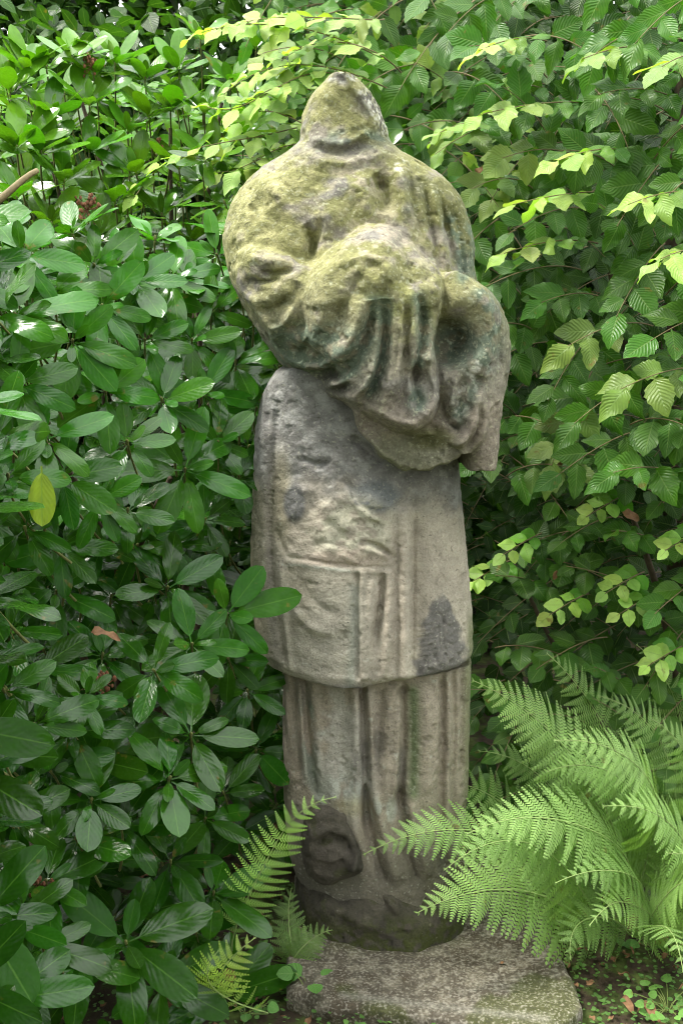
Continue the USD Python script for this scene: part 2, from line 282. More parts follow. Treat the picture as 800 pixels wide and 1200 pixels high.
# --- mantle, shoulders and hooded head
YF = -.19
def build_mantle():
    R = Relief(-.40, .50, 1.10, 2.22, -.42, .34, .0036)
    zt = at(400, 170, 0)[2]
    tor = [(352, 171), (353, 164), (353, 145), (357, 126), (370, 108), (380, 98), (398, 95), (416, 96), (429, 105), (442, 122), (451, 142), (456, 166), (459, 172), (470, 178), (494, 190), (522, 208), (543, 235), (555, 280), (558, 340), (556, 440),
           (545, 500), (430, 500), (335, 435), (296, 380), (268, 325), (261, 284), (266, 250), (278, 225), (298, 203), (322, 186), (342, 176)]
    st = [([(500, 205), (508, 262), (520, 318)], 4, -14), ([(518, 218), (530, 275), (538, 322)], 4, -14), ([(535, 235), (546, 290), (549, 325)], 4, -10), ([(509, 210), (519, 265), (530, 322)], 4, 7),
          ([(482, 195), (488, 240), (498, 280)], 4, -9), ([(471, 185), (474, 220), (482, 260)], 6, 9),
          ([(353, 153), (372, 168), (402, 172), (432, 160), (452, 140)], 6, -8), ([(354, 143), (372, 158), (402, 162), (430, 148), (449, 128)], 5, 5), ([(405, 95), (420, 112), (432, 128)], 4, -7),
          ([(414, 92), (430, 112), (446, 138)], 6, 7), ([(352, 168), (380, 185), (420, 185), (452, 170)], 5, 5),
          ([(358, 262), (365, 282), (360, 308)], 6, -20), ([(375, 255), (372, 275), (364, 300)], 4, -10), ([(288, 236), (296, 250), (292, 260)], 4, -9, 0), ([(325, 200), (332, 214), (341, 216)], 2, -5),
          ([(300, 205), (330, 235), (352, 260)], 10, 7), ([(440, 200), (452, 222), (452, 250)], 9, -22), ([(300, 225), (315, 250), (340, 262)], 9, -6),
          ([(420, 195), (430, 230), (425, 255)], 8, 7)]
    rel = R.strokes(st, -.18) + R.blob(382, 252, 15, 14, 16, -.2) + R.blob(345, 215, 40, 26, 14, -.18) + R.blob(300, 270, 30, 34, 12, -.15) + R.blob(415, 215, 14, 12, 10, -.2)
    rel = rel + .022 * (meshkit.fbm(np.stack([R.X, R.X * 0, R.Z], -1) * 14, 4, 3) - .5)
    hd = sstep(zt - .04, zt + .05, R.Z); sh = sstep(zt - .34, zt + .02, R.Z)
    Dz = .215 - .075 * sh - .01 * hd
    fr = R.body('torso', tor, .02, Dz, .17, 2.3, rel=rel, smooth=1)
    base = ndimage.gaussian_filter(np.where(R.X < 9, .02 - (.215 - .06 * sh) * .8, 0), 2)
    # left sleeve with its rolled rim
    sl = [(266, 290), (290, 280), (330, 290), (362, 308), (400, 330), (415, 400), (408, 425), (385, 434), (352, 437), (331, 431), (305, 392), (285, 362), (270, 325)]
    st = [([(272, 305), (286, 350), (307, 380), (332, 423), (356, 433), (384, 430), (410, 415)], 8, 22, 0, .1), ([(312, 385), (335, 376), (343, 358)], 5, 10), ([(373, 342), (368, 372), (360, 394), (348, 408)], 6, 18),
          ([(369, 380), (358, 408), (343, 416)], 6, -20), ([(410, 385), (398, 412), (375, 428)], 6, 12), ([(303, 317), (325, 319), (345, 314)], 3.5, -13), ([(284, 325), (305, 329), (328, 325)], 3, -12),
          ([(275, 340), (300, 352), (325, 345)], 5, 7), ([(320, 398), (338, 412), (350, 400)], 12, -14), ([(385, 392), (378, 410), (366, 418)], 7, -13), ([(350, 330), (338, 350), (322, 362)], 7, -9), ([(290, 300), (320, 304), (348, 300)], 6, 6), ([(318, 400), (335, 418), (360, 424), (385, 420)], 3, -9), ([(300, 365), (322, 360), (338, 345)], 3, -7), ([(392, 378), (388, 400), (375, 415)], 4, 9), ([(355, 350), (356, 375), (345, 392)], 3, -8), ([(280, 315), (300, 340), (320, 338)], 4, -5)]
    rel = R.strokes(st, -.22) + .014 * (meshkit.fbm(np.stack([R.X, R.X * 0 + 3, R.Z], -1) * 16, 4, 5) - .5)
    R.pad(sl, np.minimum(fr + .03, -.06), .075, 24, rel=rel, th=.14)
    # central gathered drape falling in pleats
    dr = [(343, 345), (352, 320), (372, 298), (398, 275), (420, 258), (440, 253), (466, 260), (488, 278), (505, 296), (528, 318), (536, 345), (518, 375), (513, 405), (520, 440), (520, 475), (510, 500), (488, 514),
          (462, 512), (438, 499), (414, 488), (400, 478), (380, 470), (374, 452), (392, 436), (378, 425), (350, 405)]
    st = [([(437, 352), (428, 395), (410, 430), (392, 452)], 6, -24), ([(452, 350), (451, 400), (437, 455), (422, 482)], 6, -26), ([(474, 352), (475, 410), (468, 482)], 5, -12), ([(490, 345), (496, 385), (488, 440), (494, 480)], 5, -24),
          ([(443, 375), (438, 420), (420, 462), (405, 472)], 5, 14), ([(461, 340), (462, 425), (446, 486)], 7, 14), ([(481, 335), (484, 400), (478, 490)], 6, 12), ([(507, 322), (517, 365), (508, 402), (498, 424)], 8, 18),
          ([(500, 430), (510, 460), (497, 490)], 7, 12), ([(425, 345), (410, 400), (385, 425)], 8, 14), ([(400, 340), (390, 385), (372, 415)], 7, -9), ([(500, 300), (515, 320), (530, 330)], 8, 8),
          ([(468, 262), (480, 300), (490, 345)], 5, -8), ([(445, 262), (452, 300), (450, 340)], 9, 7), ([(463, 355), (466, 400), (458, 450), (452, 485)], 2.5, -8), ([(429, 375), (418, 415), (400, 446)], 3, 8), ([(482, 345), (478, 380), (480, 430)], 2.5, -7), ([(470, 350), (470, 400), (466, 470)], 3, 7), ([(445, 400), (436, 440), (424, 468)], 2.5, 8), ([(412, 470), (440, 482), (465, 493), (490, 496)], 4, 6, 0, .1), ([(400, 312), (425, 300), (450, 310)], 5, 6), ([(420, 320), (408, 350), (392, 372)], 4, -7), ([(460, 300), (475, 320), (478, 345)], 4, -7), ([(500, 440), (505, 465), (498, 485)], 3, -8), ([(415, 275), (395, 300), (372, 340)], 10, 8), ([(372, 442), (386, 441), (400, 444)], 5, -26), ([(380, 462), (396, 458), (410, 448)], 5, -26), ([(384, 452), (398, 451), (412, 443)], 4, 9)]
    rel = R.strokes(st, -.28) + R.blob(500, 421, 11, 9, 26, -.28) + R.blob(488, 440, 9, 8, -22, -.28) + .02 * (meshkit.fbm(np.stack([R.X, R.X * 0 + 7, R.Z], -1) * 15, 4, 6) - .5)
    top = sstep(at(400, 430, -.28)[2], at(400, 300, -.28)[2], R.Z)
    R.pad(dr, np.minimum(fr + .03, -.10), .115 + .015 * top, 16 + 40 * top, Yo=-.27, rel=rel, th=.16)
    # right arm with the hollow of its sleeve and the hanging cuff
    ar = [(486, 345), (496, 326), (520, 320), (545, 324), (566, 334), (584, 352), (595, 380), (599, 410), (595, 440), (588, 470), (583, 492), (568, 512), (548, 522), (536, 524), (520, 522), (506, 508), (494, 470), (488, 430), (486, 400), (485, 370)]
    st = [([(556, 332), (572, 365), (570, 405), (556, 440)], 10, 16), ([(580, 365), (587, 410), (581, 462)], 5, -10), ([(519, 425), (508, 480), (512, 508), (528, 520), (546, 508), (556, 482), (566, 450)], 5.5, 26, 0, .12), ([(561, 470), (558, 500), (546, 524)], 3, -12), ([(528, 505), (540, 503)], 4, -10),
          ([(531, 432), (528, 465), (526, 488)], 6, 12), ([(517, 440), (516, 470), (519, 495)], 3, -9), ([(543, 440), (541, 470), (536, 494)], 4, -12), ([(526, 497), (536, 503), (546, 490)], 7, -14), ([(553, 462), (548, 500), (545, 535)], 4, -8), ([(562, 440), (557, 470), (551, 490)], 5, -10), ([(574, 470), (566, 505), (562, 540)], 6, 9),
          ([(521, 412), (536, 418), (548, 414)], 3, 10), ([(520, 402), (536, 407), (550, 402)], 3, 8), ([(518, 375), (530, 390), (550, 388)], 4, -14)]
    rel = R.strokes(st, -.2) + R.blob(531, 400, 19, 24, -72, -.2, .3, 2) + R.blob(522, 390, 8, 12, -14, -.2) + R.blob(538, 352, 22, 18, 20, -.2) + .012 * (meshkit.fbm(np.stack([R.X, R.X * 0 + 11, R.Z], -1) * 17, 4, 8) - .5)
    R.body('arm', ar, -.03, .185, .13, 2.0, Yo=-.06, rel=rel, smooth=1)
    cu = [(528, 440), (560, 430), (588, 440), (584, 480), (580, 520), (577, 544), (541, 544), (538, 520), (532, 480)]
    R.body('cuff', cu, -.03, .15, .12, 3.4, Yo=-.06, rel=rel * .6, smooth=0)
    # broken ledge of stone under the drape
    le = [(412, 470), (470, 480), (515, 490), (539, 505), (541, 538), (531, 541), (526, 548), (512, 547), (504, 556), (484, 553), (470, 555), (455, 542), (446, 541), (437, 524), (424, 512), (416, 496)]
    rel = R.strokes([([(430, 505), (450, 532), (485, 545)], 8, 14), ([(470, 505), (500, 520), (520, 530)], 14, -16)], -.22) + .03 * (meshkit.fbm(np.stack([R.X, R.X * 0 + 2, R.Z], -1) * 20, 4, 2) - .5)
    R.pad(le, np.full_like(R.X, -.165), .035, 5, Yo=-.2, rel=rel, th=.2)
    return R.mesh(0.45, .0034, 3)
def mantle_colour(v, px, py):
    n1, n2, n3, n4 = (meshkit.fbm(v * k, 4, s) for k, s in ((7, 21), (18, 22), (45, 23), (110, 24)))
    c = np.tile(SAND * .92, (len(v), 1)); c = lerp(c, GREY, sstep(.5, .62, n1) * .6)
    h = sstep(470, 300, py + 60 * (n2 - .5)); c = lerp(c, MOSSY, h * sstep(.32, .50, n2) * .9)
    c = lerp(c, np.array([.36, .34, .17]), h * sstep(.46, .62, n3) * .5 * sstep(460, 330, px))
    c = lerp(c, OLIVE, sstep(.52, .66, n1) * .7 * h * sstep(440, 500, px)); c = lerp(c, MOSSY * 1.25, spot(px, py, 475, 350, 45, 45, .8) * sstep(.42, .56, n3) * .8)
    c = lerp(c, np.array([.31, .27, .21]), (spot(px, py, 445, 275, 45, 30, .8) + spot(px, py, 425, 205, 40, 22, .8)) * sstep(.48, .6, n3) * .8)
    tl = (spot(px, py, 340, 400, 26, 22, .6) + spot(px, py, 383, 402, 34, 22, .6) + spot(px, py, 360, 425, 30, 12, .6) + along(px, py, [(437, 355), (428, 400), (405, 440)], 11) + along(px, py, [(452, 355), (450, 405), (433, 460)], 8)
          + along(px, py, [(490, 350), (496, 385), (490, 425)], 9) + spot(px, py, 535, 405, 26, 26, .6) + along(px, py, [(565, 345), (575, 400), (560, 440), (535, 490)], 12) + spot(px, py, 420, 162, 40, 9, .8) + spot(px, py, 488, 470, 12, 16, .6)
          + along(px, py, [(528, 260), (538, 290), (542, 325)], 8) + along(px, py, [(550, 250), (556, 320)], 5))
    c = lerp(c, TEAL, np.clip(tl * 1.2, 0, 1) * sstep(.34, .54, n3) * .8); c = lerp(c, DARK * .9, np.clip(spot(px, py, 535, 400, 20, 20, .5) * .4 + spot(px, py, 384, 441, 16, 6) + spot(px, py, 398, 456, 18, 6), 0, 1) * .6)  # DARK is painted shade in the sleeve hollow and the drape openings
    c = lerp(c, GREY * .9, sstep(225, 150, py) * spot(px, py, 400, 175, 60, 12, .8) * .6)
    c = lerp(c, PALE, np.clip(spot(px, py, 400, 92, 18, 5) + along(px, py, [(425, 110), (440, 130), (450, 150)], 8) * .9 + spot(px, py, 470, 195, 8, 8) + .7 * along(px, py, [(560, 430), (535, 480)], 12), 0, 1) * sstep(.5, .62, n4))
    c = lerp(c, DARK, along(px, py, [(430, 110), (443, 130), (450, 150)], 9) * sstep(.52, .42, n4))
    sp = meshkit.noise(v * 95, 31); c = lerp(c, np.array([.46, .5, .38]), sstep(.80, .87, sp) * (.35 + .6 * np.clip(tl, 0, 1)) * .8)
    c = lerp(c, np.array([.27, .225, .175]), sstep(445, 500, py + 50 * (n2 - .5)) * .75 * (1 - np.clip(tl, 0, 1)))
    c = lerp(c, np.array([.22, .22, .15]), spot(px, py, 480, 532, 60, 26) * .8); c = lerp(c, MOSSY * .7, spot(px, py, 505, 515, 26, 12) * .7)
    return c * (.78 + .44 * n3)[:, None]
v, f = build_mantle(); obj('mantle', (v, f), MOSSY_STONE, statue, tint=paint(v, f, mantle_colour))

# --- robe with broken plaster, panels and carved ornament
def build_robe():
    R = Relief(-.25, .36, .62, 1.56, -.36, .27, .0032)
    ro = [(333, 425), (318, 440), (306, 465), (299, 500), (297, 540), (295, 600), (293, 660), (295, 710), (302, 755), (311, 776), (322, 777), (333, 779), (360, 780), (390, 782), (420, 782), (432, 780), (445, 776), (462, 779), (484, 781), (490, 776), (506, 775), (522, 775), (540, 773), (552, 770),
          (554, 750), (551, 690), (546, 640), (540, 580), (537, 540), (530, 470), (430, 425)]
    st = [([(322, 470), (317, 560), (316, 680), (325, 740), (333, 795)], 5, -11, 0, .05), ([(305, 500), (306, 600), (305, 700), (320, 790)], 6, 6, 0, .05), ([(312, 470), (309, 520), (307, 560)], 4, -5), ([(326, 665), (330, 720), (338, 798)], 4, 8, 0, .08),
          ([(332, 680), (342, 715), (362, 738), (392, 744)], 6, 6), ([(345, 672), (360, 700), (385, 722), (400, 722)], 8, -6), ([(352, 752), (385, 758), (412, 744)], 12, -4), ([(350, 700), (362, 718), (372, 722)], 3, 3),
          ([(419, 672), (419, 735), (420, 803)], 3, -9, 0, .03), ([(424, 672), (424, 735), (425, 803)], 4, 5, 0, .03), ([(449, 675), (446, 720), (440, 755), (438, 768)], 4, -15), ([(456, 672), (456, 730), (450, 800)], 5, 8, 0, .1), ([(436, 680), (433, 730), (430, 800)], 5, 5, 0, .1),
          ([(465, 600), (466, 700), (464, 803)], 3.0, -8, 0, .3), ([(477, 598), (476, 700), (475, 803)], 8, 10, 0, .04), ([(488, 575), (486, 690), (485, 804)], 3.0, -14, 0, .25), ([(494, 590), (493, 690), (492, 800)], 6, -5, 0, .05),
          ([(328, 659), (370, 662), (420, 667), (462, 669)], 1.4, -3.5, 0, .05), ([(328, 664), (370, 668), (420, 673), (462, 675)], 3, 2.5, 0, .05),
          ([(400, 565), (412, 578), (420, 592), (432, 600)], 3, -8), ([(410, 515), (424, 524), (440, 540), (458, 552)], 5, -12), ([(345, 545), (362, 545), (375, 548), (390, 540)], 4, -7), ([(420, 640), (440, 642), (455, 652), (466, 662)], 2.5, -7), ([(418, 645), (440, 650), (460, 660)], 3, 3), ([(360, 645), (380, 640), (400, 645)], 2.5, -3),
          ([(322, 628), (328, 645), (335, 658)], 3, -8), ([(400, 560), (425, 600), (460, 620)], 4, 5), ([(313, 782), (350, 795), (420, 799), (480, 797)], 5, 3, 0, .02), ([(492, 790), (520, 785), (550, 770)], 4, 3, 0, .02), ([(536, 560), (543, 640), (550, 740)], 4, 6)]
    for yy in (741, 747, 753, 759, 765, 771): st.append(([(490, yy + 2), (502, yy), (514, yy - 3)], 1.1, -3.2, 0, .02))
    for xx in (516, 521): st.append(([(xx, 742), (xx + 1, 757), (xx + 2, 772)], 1.2, -3.5, 0, .02))
    for cx in (514, 530): st += [([(cx - 7, 742), (cx - 6, 732), (cx, 727), (cx + 6, 731), (cx + 7, 741)], 1.3, -3.5, 0, .02)]
    st += [([(526, 742), (533, 746), (540, 742)], 1.2, -3.5, 0, .02), ([(525, 752), (533, 757), (541, 753)], 1.2, -3.5, 0, .02), ([(526, 762), (534, 767), (543, 762)], 1.2, -3.5, 0, .02), ([(489, 779), (515, 774), (546, 766)], 1.3, -3.5, 0, .02)]
    for a in (492, 505, 518, 531): st += [([(a, 797 - (a - 490) * .2), (a + 6, 780 - (a - 490) * .18)], 1.3, -3.2, 0, .02), ([(a + 6, 780 - (a - 490) * .18), (a + 12, 795 - (a - 490) * .25)], 1.3, -3.2, 0, .02)]
    rel = R.strokes(st, -.19)
    P3 = np.stack([R.X, R.X * 0, R.Z], -1); px, py, _ = proj(np.stack([R.X, np.full_like(R.X, -.19), R.Z], -1))
    def box(cx, cy, rx, ry, s=.25): return 1 - sstep(1 - s, 1 + s, (np.abs((px - cx) / rx) ** 3 + np.abs((py - cy) / ry) ** 3) ** (1 / 3) + .35 * (meshkit.fbm(P3 * 30, 3, 5) - .5))
    rel += .007 * box(345, 592, 13, 22) + .006 * box(440, 582, 28, 18) + .009 * box(415, 622, 46, 40, .3) * (.4 + 1.2 * meshkit.fbm(P3 * 35, 3, 8)) + .0025 * box(400, 735, 70, 66, .3)
    rel += .010 * (meshkit.fbm(P3 * 9, 3, 4) - .5) + .012 * (meshkit.fbm(P3 * 28, 4, 9) - .5) * sstep(680, 620, py) * sstep(490, 470, px)
    D = lambda Z: .165 + .02 * sstep(1.4, .7, Z)
    R.body('robe', ro, .02, D, .16, 2.4, rel=rel); return R.mesh(0.6, .0022, 13)
def robe_colour(v, px, py):
    n1, n2, n3, n4 = (meshkit.fbm(v * k, 4, s) for k, s in ((6, 41), (16, 42), (42, 43), (110, 44)))
    c = np.tile(SANDL * .92, (len(v), 1)); c = lerp(c, np.array([.345, .305, .25]), sstep(.42, .6, n1)); c = lerp(c, np.array([.32, .30, .25]), spot(px, py, 375, 740, 60, 75, .6) * .8)
    up = sstep(600, 555, py - .12 * (px - 400) + 60 * (n2 - .5)); c = lerp(c, GREY * (1.0), up); c = lerp(c, np.array([.28, .28, .27]), up * sstep(.48, .62, n3) * .6); c = lerp(c, DARK * 1.5, up * sstep(.54, .66, n2) * .35)
    c = lerp(c, np.array([.25, .225, .155]), spot(px, py, 328, 585, 14, 55, .5) * .8)
    c = lerp(c, np.array([.125, .125, .125]), spot(px, py, 345, 590, 13, 22, .25) * .95); c = lerp(c, np.array([.15, .16, .165]), spot(px, py, 440, 582, 28, 19, .3) * .95)
    c = lerp(c, np.array([.44, .42, .33]), spot(px, py, 412, 622, 45, 38, .4) * sstep(.36, .52, n3) * .9); c = lerp(c, np.array([.40, .31, .26]), spot(px, py, 405, 655, 42, 10, .5) * .6)
    c = lerp(c, PALE * .85, along(px, py, [(328, 662), (370, 665), (420, 670)], 2.0) * sstep(.4, .5, n4)); c = lerp(c, np.array([.20, .18, .13]), spot(px, py, 345, 700, 20, 40, .7) * sstep(.45, .6, n2) * .7)
    c = lerp(c, np.array([.21, .20, .12]), sstep(325, 296, px) * .6 * sstep(520, 600, py)); c = lerp(c, np.array([.13, .12, .11]), along(px, py, [(317, 500), (315, 650), (325, 780)], 6) * .6)
    c = lerp(c, np.array([.20, .225, .19]), along(px, py, [(415, 690), (414, 760), (410, 805)], 7) * .6); c = lerp(c, np.array([.13, .15, .06]), sstep(543, 552, px) * sstep(700, 740, py) * .8)
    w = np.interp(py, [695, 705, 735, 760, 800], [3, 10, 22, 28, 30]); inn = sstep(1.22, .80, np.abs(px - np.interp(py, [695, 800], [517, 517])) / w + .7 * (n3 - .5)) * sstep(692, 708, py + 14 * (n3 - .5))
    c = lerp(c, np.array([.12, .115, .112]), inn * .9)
    carve = [[(490, yy + 2), (502, yy), (514, yy - 3)] for yy in (741, 747, 753, 759, 765, 771)] + [[(xx, 742), (xx + 2, 772)] for xx in (516, 521)] + [[(cx - 7, 742), (cx - 6, 732), (cx, 727), (cx + 6, 731), (cx + 7, 741)] for cx in (514, 530)] + [[(525, 752), (533, 757), (541, 753)], [(526, 762), (534, 767), (543, 762)], [(489, 779), (515, 774), (546, 766)]]
    for a in (492, 505, 518, 531): carve += [[(a, 797 - (a - 490) * .2), (a + 6, 780 - (a - 490) * .18)], [(a + 6, 780 - (a - 490) * .18), (a + 12, 795 - (a - 490) * .25)]]
    near = (px > 484) & (px < 550) & (py > 718) & (py < 802)
    for cv in carve: t = np.zeros(len(v)); t[near] = along(px[near], py[near], cv, 1.2); c = lerp(c, np.array([.17, .155, .14]), t * .6)
    c = lerp(c, PALE * .8, sstep(.66, .74, n4) * .5 * spot(px, py, 385, 780, 60, 26)); c = lerp(c, DARK * 1.3, along(px, py, [(316, 790), (350, 800), (420, 806), (485, 803)], 4) * sstep(.42, .55, n2) * .7)
    return 1.12 * c * (.80 + .4 * n3)[:, None]
v, f = build_robe(); obj('robe', (v, f), STONE, statue, tint=paint(v, f, robe_colour))

# --- pleated under-robe
def build_skirt():
    R = Relief(-.22, .36, .16, .78, -.32, .26, .0042)
    sk = [(329, 740), (330, 830), (331, 900), (333, 950), (338, 1000), (350, 1030), (385, 1042), (430, 1046), (480, 1048), (520, 1042), (538, 1010), (546, 960), (550, 900), (551, 830), (552, 740)]
    st = [([(342, 795), (346, 870), (350, 930)], 4, -14, 0, .1), ([(355, 800), (362, 890), (370, 945)], 4, -18, 0, .1), ([(349, 800), (353, 880), (358, 935)], 4, 8, 0, .1), ([(365, 800), (372, 880), (372, 950)], 4, 6), ([(336, 800), (337, 880), (340, 940)], 4, 6),
          ([(424, 800), (427, 880), (430, 990)], 4, -22, 0, .08), ([(432, 805), (436, 880), (440, 960)], 4, 10, 0, .1), ([(417, 805), (418, 880), (418, 960)], 6, 8, 0, .1), ([(447, 805), (444, 860), (437, 930)], 5, -9), ([(457, 805), (455, 880), (448, 960)], 7, 8),
          ([(472, 800), (474, 880), (468, 960)], 3.5, -20, 0, .1), ([(480, 805), (483, 880), (480, 950)], 4, -8), ([(466, 805), (466, 880), (460, 950)], 4, 8), ([(520, 795), (521, 860), (519, 930)], 3.5, -15, 0, .1), ([(527, 795), (529, 860), (527, 930)], 3, 7), ([(533, 790), (536, 860), (533, 930)], 3.5, -14, 0, .1),
          ([(544, 790), (546, 860), (544, 930)], 3.5, -12, 0, .1), ([(500, 800), (502, 870), (500, 940)], 10, 7), ([(428, 930), (434, 985), (452, 1045)], 5, -18, 0, .1), ([(440, 930), (450, 985), (468, 1045)], 6, 10), ([(470, 930), (474, 985), (490, 1045)], 4, -16, 0, .1), ([(482, 930), (490, 990), (505, 1040)], 6, 9), ([(519, 920), (520, 980), (524, 1040)], 4, -14, 0, .1), ([(534, 920), (534, 980), (538, 1030)], 4, -12), ([(528, 920), (528, 980), (530, 1030)], 4, 7), ([(410, 930), (416, 975), (430, 1010)], 6, 9), ([(385, 900), (392, 940), (400, 985)], 10, 8), ([(405, 830), (398, 880), (402, 930)], 12, -5)]
    rel = R.strokes(st, -.16) + .010 * (meshkit.fbm(np.stack([R.X, R.X * 0, R.Z * .5], -1) * 20, 4, 4) - .5)
    R.body('skirt', sk, .02, .155, .14, 2.4, rel=rel); return R.mesh(0.8, .0028, 23)
def skirt_colour(v, px, py):
    n1, n2, n3 = (meshkit.fbm(v * np.array([1, 1, .4]) * k, 4, s) for k, s in ((9, 51), (24, 52), (50, 53)))
    c = np.tile(np.array([.28, .24, .19]), (len(v), 1)); c = lerp(c, np.array([.34, .32, .28]), spot(px, py, 395, 880, 40, 90, .6) * sstep(.4, .55, n2) * .9); c = lerp(c, np.array([.13, .12, .105]), sstep(.5, .64, n1) * .7)
    c = lerp(c, np.array([.12, .17, .075]), along(px, py, [(484, 810), (485, 860), (484, 930)], 7) * .8); c = lerp(c, TEAL, along(px, py, [(362, 830), (370, 930), (378, 955)], 9) * .6 * sstep(.4, .55, n2))
    c = lerp(c, np.array([.34, .35, .31]), (spot(px, py, 405, 925, 26, 24, .7) + spot(px, py, 450, 950, 18, 16, .7)) * sstep(.4, .56, n3) * .8); c = lerp(c, np.array([.33, .28, .11]), spot(px, py, 412, 945, 20, 10, .7) * .35)
    c = lerp(c, np.array([.12, .11, .09]), sstep(945, 1030, py + 50 * (n2 - .5)) * .75); c = lerp(c, PALE * .8, sstep(.86, .92, meshkit.noise(v * 70, 5)) * .5); c = lerp(c, np.array([.14, .16, .07]), sstep(538, 550, px) * .7)
    return 1.1 * c * (.8 + .4 * n3)[:, None]
v, f = build_skirt(); obj('under_robe', (v, f), STONE, statue, tint=paint(v, f, skirt_colour))

# --- carved foot block with a scroll
def build_foot():
    R = Relief(-.24, .40, .04, .50, -.34, .33, .0045)
    ft = [(362, 1015), (366, 990), (384, 975), (420, 972), (470, 975), (508, 985), (524, 1005), (540, 1040), (548, 1070), (552, 1130), (340, 1130), (343, 1060), (350, 1020)]
    st = [([(362, 1003), (368, 985), (390, 976), (412, 985), (418, 1005), (408, 1025)], 5, 14, 0, .05), ([(368, 1004), (376, 990), (392, 986), (406, 996), (408, 1012)], 4, -12), ([(360, 965), (378, 955), (398, 958), (412, 968)], 6, 12), ([(356, 978), (380, 970), (405, 974)], 4, -12),
          ([(412, 972), (424, 1000), (444, 1028), (462, 1038)], 5, -14), ([(420, 965), (436, 1000), (455, 1020)], 6, 10), ([(350, 1030), (385, 1042), (430, 1060)], 10, -10), ([(345, 1052), (400, 1075), (470, 1090), (530, 1085)], 10, 12), ([(455, 985), (470, 1020), (480, 1040)], 6, -10), ([(440, 1010), (462, 1045), (500, 1075)], 7, -16), ([(405, 1040), (440, 1062), (470, 1100)], 6, -13), ([(420, 1020), (450, 1060), (490, 1085)], 8, 12), ([(350, 1065), (375, 1058), (400, 1072), (395, 1095)], 6, -12), ([(480, 1030), (510, 1050), (530, 1080)], 7, -13), ([(500, 1030), (525, 1052), (540, 1085)], 8, 12)]
    rel = R.strokes(st, -.18) + R.blob(388, 1006, 17, 17, 34, -.18) + R.blob(430, 1010, 14, 26, 14, -.18, .5) + R.blob(470, 1000, 16, 24, 14, -.18) + .055 * (meshkit.fbm(np.stack([R.X, R.X * 0, R.Z], -1) * 11, 4, 14) - .5)
    D = lambda Z: .125 + .085 * sstep(.30, .10, Z)
    bs = R.body('foot', ft, .03, D, .19, 2.4, rel=rel)
    sc = [(352, 985), (356, 964), (370, 950), (392, 946), (410, 956), (420, 980), (428, 1010), (424, 1036), (400, 1050), (370, 1050), (352, 1030)]
    R.pad(sc, np.minimum(bs, -.085), .075, 22, Yo=-.16, rel=rel * .45 + R.strokes([([(358, 1006), (364, 986), (388, 976), (410, 986), (417, 1006), (406, 1028), (384, 1034), (364, 1024)], 5, 3, 0, .3), ([(366, 1004), (374, 990), (390, 985), (405, 994), (408, 1010)], 3, -6), ([(372, 1012), (388, 1018), (404, 1012)], 4, -5)], -.18), th=.12); return R.mesh(1.0, .004, 33)
def foot_colour(v, px, py):
    n1, n2, n3 = (meshkit.fbm(v * k, 4, s) for k, s in ((9, 61), (24, 62), (50, 63)))
    c = np.tile(np.array([.135, .118, .092]), (len(v), 1)); c = lerp(c, np.array([.20, .175, .14]), sstep(.45, .6, n2) * .7); c = lerp(c, np.array([.06, .055, .045]), sstep(.5, .65, n1) * .6)
    c = lerp(c, np.array([.19, .16, .135]), spot(px, py, 388, 1004, 24, 22) * .7)
    mo = sstep(.20, .12, v[:, 2] + .10 * (n2 - .5)); c = lerp(c, np.array([.085, .10, .022]), mo * sstep(.38, .5, n3) * .95); c = lerp(c, np.array([.09, .10, .03]), sstep(.56, .66, n2) * .6)
    return .58 * c * (.75 + .5 * n3)[:, None]
v, f = build_foot(); obj('foot_block', (v, f), FOOT_STONE, statue, tint=paint(v, f, foot_colour))

# --- slab the statue stands on
def rock_box(corners, z0, z1, h, rnd, amp, seed):
    p = shapely.Polygon(corners).buffer(-rnd).buffer(rnd); b = p.bounds
    x, y, z = np.arange(b[0] - .05, b[2] + .05, h), np.arange(b[1] - .05, b[3] + .05, h), np.arange(z0 - .03, z1 + .05, h)
    X, Y = np.meshgrid(x, y, indexing='ij'); ins = shapely.contains_xy(p, X, Y)
    sd = np.where(ins, ndimage.distance_transform_edt(ins) - .5, .5 - ndimage.distance_transform_edt(~ins)) * h
    top = z1 + amp * 1.6 * (meshkit.fbm(np.stack([X, Y, X * 0], -1) * 6, 3, seed) - .5)
    a = sd[:, :, None] * np.ones(len(z)); t = top[:, :, None] - z; bt = z - z0
    F = np.minimum(np.minimum(a, t), bt); r = .012; q = np.minimum(np.minimum(a, r), np.inf)
    e = np.sqrt(np.maximum(r - a, 0) ** 2 + np.maximum(r - t, 0) ** 2); F = np.minimum(np.minimum(F, bt), np.where((a < r) & (t < r), r - e, np.minimum(a, t)))
    v, f = surface_nets(ndimage.gaussian_filter(F, .7), np.array([x[0], y[0], z[0]]), h)
    _, _, nr = meshkit.arrays((v, f), True)
    return v + nr * (amp * (meshkit.fbm(v * 12, 4, seed) - .5) + amp * .5 * (meshkit.fbm(v * 55, 3, seed + 1) - .5))[:, None], f
cs = [atz(338, 1062, .10)[:2], atz(336, 1158, .10)[:2], atz(388, 1176, .10)[:2], atz(650, 1212, .10)[:2], atz(684, 1180, .10)[:2], atz(640, 1068, .10)[:2], (.5, .30), (-.12, .32)]
v, f = rock_box(cs, -.06, .10, .006, .008, .013, 71)
n2, n3, n4 = meshkit.fbm(v * 14, 4, 72), meshkit.fbm(v * 40, 4, 73), meshkit.fbm(v * 120, 3, 74); px, py, _ = proj(v)
